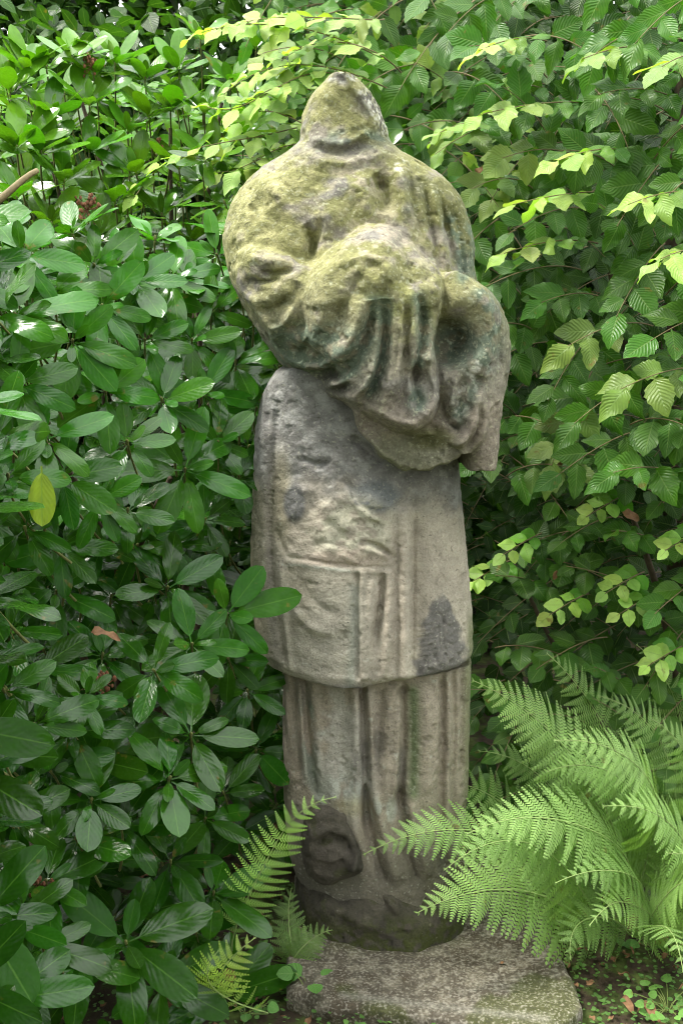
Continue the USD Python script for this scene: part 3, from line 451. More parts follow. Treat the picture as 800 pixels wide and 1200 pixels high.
c = np.tile(np.array([.16, .135, .10]), (len(v), 1)); c = lerp(c, np.array([.31, .275, .21]), sstep(.5, .6, n3) * .8); c = lerp(c, np.array([.11, .085, .055]), sstep(.52, .62, n2) * .8); c = lerp(c, np.array([.50, .47, .40]), sstep(.56, .62, n4) * .6 * sstep(420, 600, px))
c = lerp(c, np.array([.10, .115, .03]), np.clip(sstep(.56, .64, meshkit.fbm(v * 9, 4, 75)) * .8 + sstep(.075, .03, v[:, 2]) * .8 + spot(px, py, 440, 1085, 110, 26, .6) * sstep(.42, .52, n3), 0, 1)); c = lerp(c, np.array([.40, .38, .32]), along(px, py, [(400, 1166), (520, 1180), (640, 1194)], 4) * .6)
slab = obj('stone_slab', (v, f), SLAB, None, tint=.8 * c * (.75 + .5 * n4)[:, None])
tag(slab, 'speckled mossy stone slab on the ground under the statue', 'stone slab')
#VEG-BEGIN
# ---------------------------------------------------------------- leaves
def leaf_shape(nl, nw, width, t0=.1, e0=.85, e1=.75, droop=.25, cup=.18, wave=0.0, stem=.10, serr=0.0, tipdown=0.0):
    """A leaf of length 1 along +x, face up +z: vertices, faces, uv (u along, v -1..1)."""
    q01 = np.linspace(0, 1, nl); q01 = .5 * q01 + .5 * (.5 - .5 * np.cos(np.pi * q01)); t = np.r_[0, t0 + (1 - t0) * (q01 if not serr else np.linspace(0, 1, nl))]; s = np.linspace(-1, 1, nw); u = np.clip((t - t0) / (1 - t0), 0, 1)
    w = width / 2 * np.sin(np.pi * u ** e0) ** e1; w[0] = .012; w[1] = .014; w[-1] = .004
    T, S = np.meshgrid(t, s, indexing='ij'); W = w[:, None] * np.ones_like(S)
    if serr: W = W * (1 + serr * (((np.arange(len(t)) % 2) * 2 - 1)[:, None]) * (np.abs(S) > .9))
    y = S * W; z = -droop * T ** 2 - tipdown * T ** 4 + cup * np.abs(y) - cup * .8 * y ** 2 / (width / 2) + wave * width * np.sin(T * 9) * S * .15
    v = np.stack([T, y, z], -1).reshape(-1, 3); i, j = np.meshgrid(np.arange(len(t) - 1), np.arange(nw - 1), indexing='ij'); a = i * nw + j
    q = np.stack([a, a + nw, a + nw + 1, a + 1], -1).reshape(-1, 4)
    return v, np.vstack([q[:, [0, 1, 2]], q[:, [0, 2, 3]]]), np.stack([T, S], -1).reshape(-1, 2)
def frames(d, n):
    d = unit(d); y = unit(np.cross(n, d)); return np.stack([d, y, np.cross(d, y)], -1)   # columns: along, across, face
class Leaves:
    """Many leaves gathered leaf by leaf; each belongs to a stem. The ones that show largest become parts of their own."""
    def __init__(s, shapes): s.shapes = shapes; s.P, s.M, s.k, s.tint, s.stem = [], [], [], [], []
    def add(s, pos, M, k, tint, stem): s.P.append(pos); s.M.append(M); s.k.append(k); s.tint.append(tint); s.stem.append(stem)
    def bake(s):
        s.P, s.M, s.k, s.tint, s.stem = (np.array(a) for a in (s.P, s.M, s.k, s.tint, s.stem)); s.V = [None] * len(s.P)
        for k, (v, f, uv) in enumerate(s.shapes):
            i = np.flatnonzero(s.k == k)
            for a, w in zip(i, np.einsum('nij,vj->nvi', s.M[i], v) + s.P[i][:, None]): s.V[a] = w
        s.keep = np.array([w[:, 2].min() > -.01 if len(w) else False for w in s.V])
PLANTS, OCC = [], []
class Plant:
    def __init__(s, name, label, cat, mat, shapes, loc, stem_mat, group=None, stem_name='shoot'):
        s.o = thing(name, label, cat, loc, group); s.L = Leaves(shapes); s.mat, s.stem_mat, s.stem_name = mat, stem_mat, stem_name; s.stems, s.ystem, s.special = [], [], {}; PLANTS.append(s)
    def stem(s, vf): s.stems.append(vf); return len(s.stems) - 1
def finish_plants(n_parts=300):
    """Rank leaves by how much of them the picture shows (a coarse depth buffer), then write parts and the joined rest."""
    W, H, q = 133, 200, 6.0; zb = np.full(W * H, 1e9)
    def cells(p):
        x, y, d = proj(p); i, j = (x / q).astype(int), (y / q).astype(int); ok = (x >= 0) & (x < 800) & (y >= 0) & (y < 1200) & (i < W) & (j < H); return np.where(ok, j * W + i, -1), d
    allp = []
    for pl in PLANTS:
        pl.L.bake()
        for v in pl.L.V: allp.append(v)
    for v in OCC + [np.vstack(allp)]:
        c, d = cells(v); m = c >= 0; np.minimum.at(zb, c[m], d[m])
    for pl in PLANTS:
        L = pl.L; score = np.zeros(len(L.V))
        for i, v in enumerate(L.V):
            if not L.keep[i]: continue
            c, d = cells(v); m = c >= 0
            if m.any(): score[i] = (d[m] < zb[c[m]] + .05).sum() / len(v) * np.linalg.norm(np.ptp(v, 0)) / d.mean() * 1000
        order = np.argsort(-score); chosen = set(int(i) for i in order[:n_parts] if score[i] > .5) | set(pl.special); by = {}
        for i in sorted(chosen): by.setdefault(int(L.stem[i]), []).append(i)
        for sidx, ids in by.items():
            so = obj(pl.stem_name, pl.stems[sidx], pl.stem_mat, pl.o)
            for i in ids:
                k = L.k[i]; nm, lb, mt = pl.special.get(i, ('leaf', None, None)); obj(nm, (L.V[i], L.shapes[k][1]), mt or pl.mat, so, tint=leaf_tint(L, i), uv=L.shapes[k][2], label=lb)
        rest = [i for i in range(len(L.V)) if i not in chosen and L.keep[i]]
        if rest:
            v, f = join([(L.V[i], L.shapes[L.k[i]][1]) for i in rest]); uv = np.vstack([L.shapes[L.k[i]][2] for i in rest]); tn = np.vstack([leaf_tint(L, i) for i in rest])
            obj('inner_foliage', (v, f), pl.mat, pl.o, tint=tn, uv=uv, kind='stuff')
        rs = [pl.stems[i] for i in range(len(pl.stems)) if i not in by]
        if rs: obj('inner_twigs', join(rs), pl.stem_mat, pl.o, kind='stuff')
def leaf_tint(L, i): return np.broadcast_to(L.tint[i], (len(L.V[i]), 3))

R_SH = [leaf_shape(10, 5, w, t0=.12, droop=d, cup=c, wave=wv, e0=1.12, e1=.50) for w, d, c, wv in ((.38, .06, .25, 0), (.36, .16, .15, .5), (.42, .02, .35, 0), (.37, .24, .10, .8), (.34, .10, .4, .3))]
H_SH = [leaf_shape(12, 5, w, t0=.09, e0=.72, e1=.80, droop=d, cup=c, wave=wv, serr=.07) for w, d, c, wv in ((.58, .12, .22, .4), (.54, .25, .15, .8), (.62, .05, .35, .2), (.56, .35, .1, 1.0))]
B_SH = [leaf_shape(10, 5, w, t0=.08, e0=.78, e1=.72, droop=d, cup=c, wave=wv, serr=.05) for w, d, c, wv in ((.70, .12, .2, .4), (.66, .22, .12, .8), (.74, .04, .3, .2))]

# ---------------------------------------------------------------- rhododendrons on the left
def whorl(pl, c, axis, n, length, bright, rng, flat=.35, dark=False, root=None):
    axis = unit(axis); a = unit(np.cross(axis, [.3, .2, .9])); b = np.cross(axis, a)
    back = c - axis * length * .5 + np.array([0, .05, -.35 * length]); root = back + np.array([rng.normal(0, .03), .12, -.12]) if root is None else root
    stem = tube(curve([root, back, c], 7), np.array([.0032, .003, .0028, .0026, .0025, .0025, .0025]) * (length / .12) ** .5, 5)
    bud = trimesh.creation.icosphere(1, 1.0); bv = bud.vertices * np.array([.0035, .0035, .008]); bv = bv @ np.stack([a, b, axis]) + c + axis * .008
    k = pl.stem(join([stem, (bv, bud.faces)])); ph = rng.uniform(0, 6.28)
    for i in range(n + 2):
        inner = i >= n; an = ph + (i + .5 * inner) * 2 * math.pi / n + rng.normal(0, .16) + (1.3 if i == n + 1 else 0); el = flat + rng.normal(0, .13) + (.55 if inner else 0) - (.18 if i % 3 == 0 else 0)
        d = (math.cos(an) * a + math.sin(an) * b) * math.cos(el) + axis * math.sin(el); ln = length * rng.uniform(.74, 1.06) * (.5 if inner else 1)
        nrm = axis * math.cos(el) - (math.cos(an) * a + math.sin(an) * b) * math.sin(el) + rng.normal(0, .09, 3)
        M = frames(d, nrm) * ln * rng.uniform([1, .88, .8], [1, 1.18, 1.1]); g = rng.uniform(.75, 1.25) * bright
        tint = np.array([.021, .088, .005]) * g * (np.array([2.1, 1.4, 1.5]) if pl is rear else .85 if pl is low else 1.0) * rng.uniform([.85, .93, .75], [1.25, 1.07, 1.2])  # low bush darkened for shade, rear bush paled for sky light
        pl.L.add(c + d * .006, M, rng.integers(len(R_SH)), tint, k)
def poisson(x0, x1, y0, y1, r, rng, ok=lambda x, y: True, tries=6000):
    P = []; grid = {}
    for _ in range(tries):
        x, y = rng.uniform(x0, x1), rng.uniform(y0, y1)
        if not ok(x, y): continue
        k = (int(x // r), int(y // r))
        if all((x - u) ** 2 + (y - w) ** 2 > r * r for a in (-1, 0, 1) for b in (-1, 0, 1) for u, w in grid.get((k[0] + a, k[1] + b), ())): grid.setdefault(k, []).append((x, y)); P.append((x, y))
    return P
def left_Y(x, y):                                    # the bush's face: near the path on the left, running back to the statue's side
    return -.74 + .80 * np.clip(x / 320, -1.2, 1.3) - .26 * np.clip((y - 700) / 450, 0, 1.4) + .32 * np.clip((520 - y) / 230, 0, 1.2)
rng = np.random.default_rng(11)
low = Plant('rhododendron_bush', 'glossy rhododendron bush with leaves darkened for shade filling the lower left beside the stone slab', 'shrub', RHODO, R_SH, (-.75, -.1, 0), SHOOT)
mid = Plant('rhododendron_bush', 'glossy green rhododendron bush at left, level with the statue\'s sleeve and upper robe', 'shrub', RHODO, R_SH, (-.8, .25, 0), SHOOT)
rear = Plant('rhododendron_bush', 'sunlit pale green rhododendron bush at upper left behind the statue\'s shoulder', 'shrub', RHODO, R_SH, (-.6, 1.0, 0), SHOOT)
HERO_LOW = [(150, 600, 56, -.1), (70, 640, 58, -.2), (240, 610, 52, -.1), (280, 560, 44, -.1), (40, 850, 62, -.1), (262, 930, 50, -.2), (200, 1010, 62, -.15), (90, 985, 58, -.1), (230, 1095, 56, -.2), (50, 1110, 62, -.1), (110, 890, 56, -.1), (290, 810, 52, -.1), (120, 770, 54, -.2), (196, 690, 62, 0), (266, 720, 74, .5), (225, 756, 62, .4), (181, 786, 64, .3), (214, 556, 0, 0), (268, 773, 50, 0), (224, 862, 78, .3), (100, 818, 42, .25), (66, 694, 62, -.35), (43, 785, 60, -.3), (155, 752, 50, -.3), (202, 640, 56, -.2), (161, 640, 50, -.25),
    (198, 914, 66, .35), (107, 939, 62, 0), (2, 885, 66, .0), (85, 858, 62, -.1), (54, 1035, 60, -.15), (148, 1105, 80, .1), (250, 1048, 70, .1), (142, 968, 62, .0), (190, 1150, 66, .0), (268, 1165, 70, -.1), (8, 1172, 80, .2), (300, 880, 46, -.25), (14, 960, 60, -.2), (30, 620, 62, -.1), (120, 640, 50, -.35), (95, 1130, 60, -.2), (12, 740, 56, -.2), (150, 860, 55, -.25), (14, 1085, 66, -.2), (130, 700, 55, -.4), (240, 960, 50, -.2), (60, 905, 60, -.2), (5, 810, 60, .15)]
HERO_MID = [(217, 551, 80, .25), (239, 462, 56, .15), (276, 427, 62, .15), (111, 312, 58, .3), (202, 328, 62, .45), (18, 372, 78, .75), (25, 300, 66, .5), (248, 365, 48, .4), (124, 460, 66, .35), (54, 515, 70, .4), (74, 560, 60, .0), (170, 400, 56, .2), (85, 400, 62, .25), (20, 450, 70, .4), (150, 520, 52, .1), (255, 520, 46, .0), (290, 330, 40, .3), (60, 345, 60, .3), (160, 330, 60, .4), (225, 400, 52, .2), (300, 480, 40, -.1), (10, 560, 66, .1), (255, 300, 46, .4), (118, 585, 50, .0), (190, 470, 55, .1), (120, 360, 60, .3)]
HERO_REAR = [(20, 175, 62, .9), (48, 182, 56, 1.0), (55, 82, 46, .8), (135, 78, 46, .8), (200, 132, 48, .85), (105, 125, 46, .7), (235, 48, 38, .7), (150, 158, 48, .7), (135, 240, 54, .1), (115, 285, 48, .0), (190, 255, 54, .0), (105, 180, 50, .6), (240, 135, 42, .7), (175, 140, 46, .8), (12, 110, 50, .8), (85, 70, 40, .8), (170, 95, 42, .8), (60, 140, 50, .7), (270, 100, 40, .6), (210, 85, 42, .8), (290, 160, 44, .3), (250, 190, 48, .2), (210, 200, 48, .3), (300, 60, 36, .6), (330, 110, 40, .4), (20, 235, 50, .5), (75, 215, 50, .5), (160, 205, 50, .3), (250, 240, 44, -.1), (110, 90, 40, .8), (330, 40, 36, .5), (30, 85, 44, .7), (285, 215, 44, -.1), (225, 285, 46, -.1), (60, 265, 50, .2)]
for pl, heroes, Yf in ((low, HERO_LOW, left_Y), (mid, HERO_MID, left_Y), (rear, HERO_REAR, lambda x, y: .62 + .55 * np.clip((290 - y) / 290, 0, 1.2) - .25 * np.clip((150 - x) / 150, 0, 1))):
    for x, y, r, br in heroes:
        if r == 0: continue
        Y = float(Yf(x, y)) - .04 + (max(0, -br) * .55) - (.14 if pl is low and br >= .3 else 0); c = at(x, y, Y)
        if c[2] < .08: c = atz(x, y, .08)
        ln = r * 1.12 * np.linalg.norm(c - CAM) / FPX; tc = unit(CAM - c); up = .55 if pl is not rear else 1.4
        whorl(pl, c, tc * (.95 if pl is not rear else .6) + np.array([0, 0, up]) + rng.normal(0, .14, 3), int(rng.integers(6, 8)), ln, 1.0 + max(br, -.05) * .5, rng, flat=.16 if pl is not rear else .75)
def fill(pl, box, r, Yf, off, nl, length, bright, up, flat, ok=lambda x, y: True, jit=.05):
    for x, y in poisson(*box, r, rng, ok):
        c = at(x, y, float(Yf(x, y)) + off + rng.normal(0, jit))
        if c[2] < .06: continue
        tc = unit(CAM - c); whorl(pl, c, tc * .6 + np.array([0, 0, up]) + rng.normal(0, .3, 3), int(rng.integers(*nl)), length * rng.uniform(.85, 1.15), bright * rng.uniform(.8, 1.15), rng, flat)
rearY = lambda x, y: .62 + .55 * np.clip((290 - y) / 290, 0, 1.2) - .25 * np.clip((150 - x) / 150, 0, 1)
for off, r in ((.26, 100), (.46, 66), (.68, 58), (.95, 58), (1.25, 58)):
    lim = 300 + 45 * min(off, .7)
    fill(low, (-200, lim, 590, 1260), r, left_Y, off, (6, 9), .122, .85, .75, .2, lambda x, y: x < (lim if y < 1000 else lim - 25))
    fill(mid, (-200, lim - 15, 330, 600), r, left_Y, off, (6, 9), .118, .95, .85, .25)
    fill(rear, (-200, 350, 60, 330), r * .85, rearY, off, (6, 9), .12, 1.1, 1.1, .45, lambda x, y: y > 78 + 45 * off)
fill(mid, (-200, 300, 275, 335), 56, left_Y, .06, (6, 9), .115, 1.15, 1.2, .4); fill(mid, (-260, 0, 250, 600), 52, left_Y, -.02, (6, 9), .12, 1.1, .9, .3)
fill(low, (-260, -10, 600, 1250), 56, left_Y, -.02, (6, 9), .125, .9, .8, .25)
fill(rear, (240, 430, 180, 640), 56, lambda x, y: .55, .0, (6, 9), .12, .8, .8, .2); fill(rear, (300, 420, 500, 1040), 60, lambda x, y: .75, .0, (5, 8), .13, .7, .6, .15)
def branch(pl, pts, r0, r1, name='branch'): obj(name, tube(curve(pts, 10), np.linspace(r0, r1, 10), 7), BARK, pl.o)
for pl, base, px in ((low, (-.75, .15, 0), [(60, 720), (200, 800), (140, 950), (250, 930), (40, 1000)]), (mid, (-.65, .45, 0), [(200, 560), (60, 520), (270, 440), (120, 360), (230, 330)]), (rear, (-.45, 1.1, 0), [(60, 190), (200, 150), (150, 260), (260, 120), (90, 100)])):
    for x, y in px:
        Y = float((rearY if pl is rear else left_Y)(x, y)) + .16; e = at(x, y, Y); b = np.array(base) + rng.normal(0, .05, 3) * [1, 1, 0]
        branch(pl, [b, b * .6 + e * .4 + np.array([rng.normal(0, .06), .08, .12]), e], .016, .006)
obj('branch', tube(curve([at(-40, 255, .2), at(-5, 238, .22), at(20, 217, .25), at(44, 200, .3)], 10), np.linspace(.012, .007, 10), 7), TWIG, rear.o)
def seed_head(pl, x, y, Y, r, n=26):
    c = at(x, y, Y); parts = []
    for i in range(n):
        d = unit(rng.normal(0, 1, 3) + np.array([0, -.3, .5])); e = c + d * r * rng.uniform(.5, 1); parts.append(tube([c, (c + e) / 2 + rng.normal(0, .003, 3), e], [.0011, .001, .001], 4))
        s = trimesh.creation.icosphere(1, 1); parts.append((s.vertices * [.004, .004, .006] * rng.uniform(.7, 1.2) + e, s.faces))
    obj('dry_seed_head', join(parts), SEED, pl.o)
seed_head(rear, 103, 246, .5, .045, 34); seed_head(rear, 388, 118, .66, .05); seed_head(rear, 108, 78, .85, .04); seed_head(low, 46, 1040, -.75, .035); seed_head(low, 118, 802, -.5, .03); seed_head(rear, 180, 170, .8, .03); seed_head(low, 270, 1145, -.42, .02, 12)
k = mid.stem(tube([at(52, 535, -.66), at(50, 545, -.67), at(49, 550, -.68)], .002, 4)); c = at(49, 546, -.82)
mid.special[len(mid.L.P)] = ('leaf', 'yellow green leaf hanging straight down', None); mid.L.add(c, frames(np.array([.06, -.35, -1.]), np.array([.45, -1, .25])) * .10 * np.array([1, 1.05, 1]), 2, np.array([.17, .25, .012]), k)

# ---------------------------------------------------------------- hornbeam on the right and above
FRESH = np.array([.29, .43, .10]); MIDG = np.array([.043, .124, .011]); DEEP = np.array([.018, .058, .006])  # DEEP: the leaf green darkened to stand for shade inside the hedge
def spray(pl, pts, leaves, length, col, rng, face=None, shapes=H_SH, tipcol=None, hang=.35, r=.0022):
    """A twig through pts with alternate leaves in one flat spray facing 'face'."""
    p = curve(pts, 14); k = pl.stem(tube(p, np.linspace(r, r * .45, 14), 5)); f0 = unit(face) if face is not None else unit(unit(CAM - p[-1]) * .5 + np.array([0, 0, .9]))
    for i in range(leaves):
        t = .12 + .88 * (i + .5) / leaves; x = t * 13; a = int(min(x, 12)); q = p[a] + (p[a + 1] - p[a]) * (x - a); tg = unit(p[min(a + 1, 13)] - p[max(a - 1, 0)])
        sd = unit(np.cross(f0, tg)) * (1 if i % 2 else -1); last = i == leaves - 1
        d = unit(tg * (.55 if not last else 1.5) + sd * (1.0 if not last else .1) + np.array([0, 0, -hang]) + rng.normal(0, .16, 3)); n = f0 + rng.normal(0, .25, 3)
        ln = length * rng.uniform(.7, 1.1) * (1.0 if t < .7 else 1.25 - .36 * t); cc = col if tipcol is None else col * (1 - sstep(.25, .8, t)) + tipcol * sstep(.25, .8, t)
        pl.L.add(q, frames(d, n) * ln * rng.uniform([1, .85, .8], [1, 1.15, 1.2]), rng.integers(len(shapes)), cc * rng.uniform(.78, 1.22) * rng.uniform([.88, .95, .8], [1.15, 1.05, 1.2]), k)
hi = Plant('hornbeam', 'tall hornbeam with toothed ribbed leaves at upper right beside the statue\'s shoulder', 'tree', HORN, H_SH, (1.25, .9, 0), TWIG, stem_name='twig')
top = Plant('hornbeam', 'hornbeam behind the statue\'s head, its pale twigs reaching left over the rhododendron', 'tree', HORN, H_SH, (.35, 1.5, 0), TWIG, stem_name='twig')
lo = Plant('hornbeam_shrub', 'low leafy shrub with yellow green young tips at right above the fern', 'shrub', HORN, B_SH, (1.1, .75, 0), TWIG, stem_name='twig')
rng = np.random.default_rng(23)
def hi_Y(x, y): return .62 - .62 * np.clip((x - 450) / 380, -.5, 1.4) - .12 * np.clip((y - 250) / 300, -1, 1)
def lo_Y(x, y): return .50 - .45 * np.clip((x - 560) / 300, -.5, 1.3) - .10 * np.clip((y - 560) / 300, -1, 1.2)
def hang_spray(pl, x, y, Yf, off, n, ln, col, shapes=H_SH, tip=None, left=.55, up=0., px=(70, 120), fz=.55):
    Y = float(Yf(x, y)) + off; L = rng.uniform(*px); a = rng.normal(.1, .55) + up; g = 1 if rng.random() < .68 else -1; e = at(x - g * L * left * math.cos(a), y + L * left * math.sin(a) + 10, Y - .06); b = at(x + g * L * left * math.cos(a) * .8, y - L * left * math.sin(a) - 8, Y + .16)
    if e[2] < .1: return
    m = (e + b) / 2 + np.array([0, -.02, .025]); spray(pl, [b, m, e], n, ln, col * rng.uniform(.8, 1.2), rng, face=unit(CAM - m) * .8 + np.array([rng.normal(0, .25), 0, fz + rng.normal(0, .2)]), shapes=shapes, tipcol=tip)
in_hi = lambda x, y: x > 440 + max(0, (y - 120)) * .28 + max(0, y - 380) * .35 or (y < 100 and x > 395)
for off, r, col in ((0, 54, MIDG), (.30, 56, MIDG * .8), (.55, 56, DEEP), (.8, 56, DEEP)):  # layers further in get a darker tint, painted shade
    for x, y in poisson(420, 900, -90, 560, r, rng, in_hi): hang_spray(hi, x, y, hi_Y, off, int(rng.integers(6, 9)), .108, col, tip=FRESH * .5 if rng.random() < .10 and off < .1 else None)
for off, r, col in ((0, 50, MIDG * .85), (.24, 54, MIDG * .75), (.46, 54, DEEP), (.7, 54, DEEP)):  # shade put into the leaf colour, darker layer by layer
    for x, y in poisson(545, 900, 500, 960, r, rng, lambda x, y: x > 612 - max(0, y - 640) * .12): hang_spray(lo, x, y, lo_Y, off, int(rng.integers(6, 9)), .084, col, B_SH, tip=None, fz=.9)
for x, y, L in ((560, 135, 150), (510, 158, 70), (590, 297, 110), (600, 240, 150), (735, 240, 90), (775, 78, 60), (770, 305, 80), (650, 190, 90), (680, 70, 90), (560, 60, 80)):
    Y = float(hi_Y(x + 60, y)) - .10; f = FRESH * rng.uniform(.6, 1.0); spray(hi, [at(x + L, y - 12, Y + .12), at(x + L * .5, y - 14, Y + .02), at(x, y, Y - .04)], int(6 + L / 25), .088 if L < 140 else .095, MIDG * 1.2, rng, face=np.array([-.2, -.35, 1.0]), tipcol=f, hang=.2)
for x, y, n in ((698, 600, 6), (720, 690, 6), (735, 715, 5), (565, 676, 7), (600, 645, 5), (655, 715, 5), (790, 640, 6), (770, 775, 8)):
    Y = float(lo_Y(x, y)) - .09; spray(lo, [at(x + 34, y - 20, Y + .1), at(x + 14, y - 10, Y + .03), at(x - 12, y + 6, Y)], n + 2, .060, MIDG * 2.4, rng, face=unit(CAM - at(x, y, Y)) + np.array([0, 0, .7]), shapes=B_SH, tipcol=FRESH * 1.1, hang=.15)
# hornbeam behind the head: dense crown and the long pale sprays to the left
top_Y = lambda x, y: .75 + .25 * np.clip((100 - y) / 150, -1, 1)
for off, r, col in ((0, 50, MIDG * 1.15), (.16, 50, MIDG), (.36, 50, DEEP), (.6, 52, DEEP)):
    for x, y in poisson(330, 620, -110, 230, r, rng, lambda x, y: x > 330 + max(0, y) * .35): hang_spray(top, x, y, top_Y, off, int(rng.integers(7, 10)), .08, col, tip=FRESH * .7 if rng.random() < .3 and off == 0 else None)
for pts in ([(460, 100), (400, 86), (330, 84), (262, 92)], [(430, 138), (370, 150), (300, 155), (225, 178), (157, 214)], [(440, 55), (370, 40), (300, 38), (236, 44)], [(420, 118), (360, 112), (320, 118), (280, 132)], [(400, 165), (350, 172), (300, 176), (250, 190)], [(450, 20), (400, 10), (340, 8), (280, 18)], [(470, 75), (420, 66), (370, 66), (330, 60)], [(410, 100), (350, 98), (290, 112), (240, 120)], [(380, 150), (330, 140), (290, 142), (260, 158)]):
    Y0 = .62; spray(top, [at(x, y + rng.normal(0, 9), Y0 + rng.normal(0, .05) - .10 * i / (len(pts) - 1)) for i, (x, y) in enumerate(pts)], int(9 + (pts[0][0] - pts[-1][0]) / 18), 0.080, FRESH * .7, rng, face=np.array([-.1, -.6, 1.]), tipcol=FRESH * 1.05, hang=.08)
# inside of the hedge, leaf tint darkened for shade, behind the statue and the shrubs
for pl, box, Yc in ((hi, (430, 960, -60, 620), 1.3), (lo, (600, 960, 560, 1080), .95), (top, (300, 640, 180, 620), 1.5), (lo, (420, 700, 560, 1060), 1.6), (hi, (430, 960, -60, 620), 1.6), (lo, (420, 900, 560, 1000), 1.4), (hi, (640, 960, 380, 620), .85)):
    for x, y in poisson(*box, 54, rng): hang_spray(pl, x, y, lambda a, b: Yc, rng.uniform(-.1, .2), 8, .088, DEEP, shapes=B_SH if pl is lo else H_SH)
def trunk(pl, b, e, r0, r1): obj('trunk', tube(curve([b, (np.array(b) * .6 + np.array(e) * .4) + rng.normal(0, .05, 3) * [1, 1, 0], e], 12), np.linspace(r0, r1, 12), 9), BARK, pl.o)
trunk(hi, (1.25, .9, -.05), (1.0, .75, 2.6), .05, .015); trunk(hi, (1.3, .95, .4), (.75, .7, 1.9), .02, .008); trunk(top, (.35, 1.5, -.05), (.3, 1.2, 2.6), .06, .015); trunk(lo, (1.1, .75, -.03), (.75, .45, 1.2), .02, .006); trunk(lo, (1.1, .75, -.03), (1.0, .4, 1.35), .016, .006); trunk(lo, (1.1, .75, -.03), (.5, .5, .9), .014, .005)

# ---------------------------------------------------------------- ferns
def pinna_shape(n, ratio=.13, narrow=1.0):
    """A pinna of length 1 along +x with n pairs of toothed lobes, as a flat cut leaf with a little relief."""
    V, F = [], []
    def add(v, f): F.extend([[a + len(V) for a in t] for t in f]); V.extend(v)
    for i in range(n):
        t = (i + .2) / n; L = ratio * narrow * (1 - t) ** .75 * (1.0 if i else .85) + .012; w = .46 / n
        for s in (-1, 1):
            b0, b1 = np.array([t - w * .75, 0, 0]), np.array([t + w * .75, 0, 0]); tip = np.array([t + L * .45, s * L, -L * .12]); m0, m1 = b0 * .35 + tip * .65 + [-w * .45, 0, .004], b1 * .35 + tip * .65 + [w * .35, 0, .004]
            add([b0, b1, m1, tip, m0], [[0, 1, 2], [0, 2, 4], [4, 2, 3]] if s > 0 else [[1, 0, 2], [2, 0, 4], [2, 4, 3]])
    t = np.linspace(0, 1, 6); mid = [[x, s * .014 * (1 - x), .003] for x in t for s in (-1, 1)]; add(mid, [x for i in range(5) for x in ([2 * i, 2 * i + 2, 2 * i + 1], [2 * i + 1, 2 * i + 2, 2 * i + 3])])
    v = np.array(V, float); v[:, 2] -= .16 * v[:, 0] ** 2; return v, np.array(F), np.stack([v[:, 0], v[:, 1] / ratio * .8 + .15], 1)
PIN = {n: pinna_shape(n, r) for n, r in ((8, .30), (10, .25), (12, .21), (14, .19))}
def frond(pl, pts, width, pairs, rng, col=np.array([.20, .36, .075]), sub=True, face=None, label=None, wide=.42, t0=.18):
    p = curve(pts, 40); o = obj('frond', tube(p, np.linspace(.0024, .0008, 40), 5), FERNSTEM, pl, label=label); rest = []
    for i in range(pairs):
        t = t0 + (.995 - t0) * (i / (pairs - 1)) ** .92; x = t * 39; a = int(min(x, 38)); q = p[a] + (p[a + 1] - p[a]) * (x - a); T = unit(p[min(a + 1, 39)] - p[max(a - 1, 0)])
        N = face - T * np.dot(face, T); N = unit(N); S = np.cross(T, N); u = (t - t0) / (1 - t0)
        prof = np.sin(np.pi * np.clip(.16 + .84 * u, 0, 1) ** .80) ** .85 * (1 if u < wide else 1); ln = width * max(prof, .06)
        for s in (-1, 1):
            sl = .14 + .5 * u; d = unit(S * s * math.cos(sl) + T * math.sin(sl) + N * (-.08 + rng.normal(0, .05)) + rng.normal(0, .035, 3)); n = N + S * s * .18 + rng.normal(0, .1, 3)
            k = 14 if ln > .085 else 12 if ln > .06 else 10 if ln > .03 else 8; v, f, uv = PIN[k]; M = frames(d, n) * ln * rng.uniform(.92, 1.06); w = v @ M.T + q + T * rng.normal(0, .002)
            tn = np.broadcast_to(col * rng.uniform(.88, 1.12) * (.92 + .2 * u), (len(w), 3))
            if sub: obj('pinna', (w, f), FERN, o, tint=tn, uv=uv)
            else: rest.append((w, f, uv, tn))
    if rest: v, f = join([(a, b) for a, b, _, _ in rest]); obj('pinnae', (v, f), FERN, o, tint=np.vstack([r[3] for r in rest]), uv=np.vstack([r[2] for r in rest]), kind='stuff')
rng = np.random.default_rng(31)
CROWN = atz(740, 1105, .03); fern = thing('fern', 'large bright green fern arching over the slab\'s right end', 'fern', CROWN)
def fr(pts, width, pairs, sub=True, col=np.array([.20, .36, .075]), face=(0, -.55, 1.0)):
    P = [at(x, y, Y) for x, y, Y in pts]; P = [CROWN + rng.normal(0, .015, 3) * [1, 1, 0]] + P
    frond(fern, P, width, pairs, rng, col=col, sub=sub, face=np.array(face))
G1, G2 = np.array([.235, .37, .115]), np.array([.19, .31, .095])
# front fronds with every pinna a piece of its own
fr([(695, 1090, -.10), (640, 1052, -.22), (565, 1044, -.32), (488, 1070, -.38)], .145, 32, col=G1, face=(0, -.75, .8))
fr([(735, 1010, -.12), (690, 972, -.26), (620, 958, -.34), (546, 978, -.38)], .145, 31, col=G1, face=(.1, -.7, .8))
fr([(680, 1050, -.05), (610, 990, -.14), (530, 972, -.22), (425, 1002, -.26)], .125, 30, col=G2, face=(.0, -.7, .8))
fr([(725, 990, .0), (680, 900, -.06), (625, 840, -.12), (553, 797, -.16)], .145, 30, col=G1, face=(.45, -.8, .5))
fr([(765, 980, -.08), (765, 925, -.2), (730, 885, -.28), (648, 868, -.34)], .130, 29, col=G1, face=(.2, -.7, .8))
fr([(700, 1075, -.12), (655, 1010, -.24), (600, 985, -.32), (520, 1020, -.36)], .125, 28, False, G2, (.05, -.75, .8))
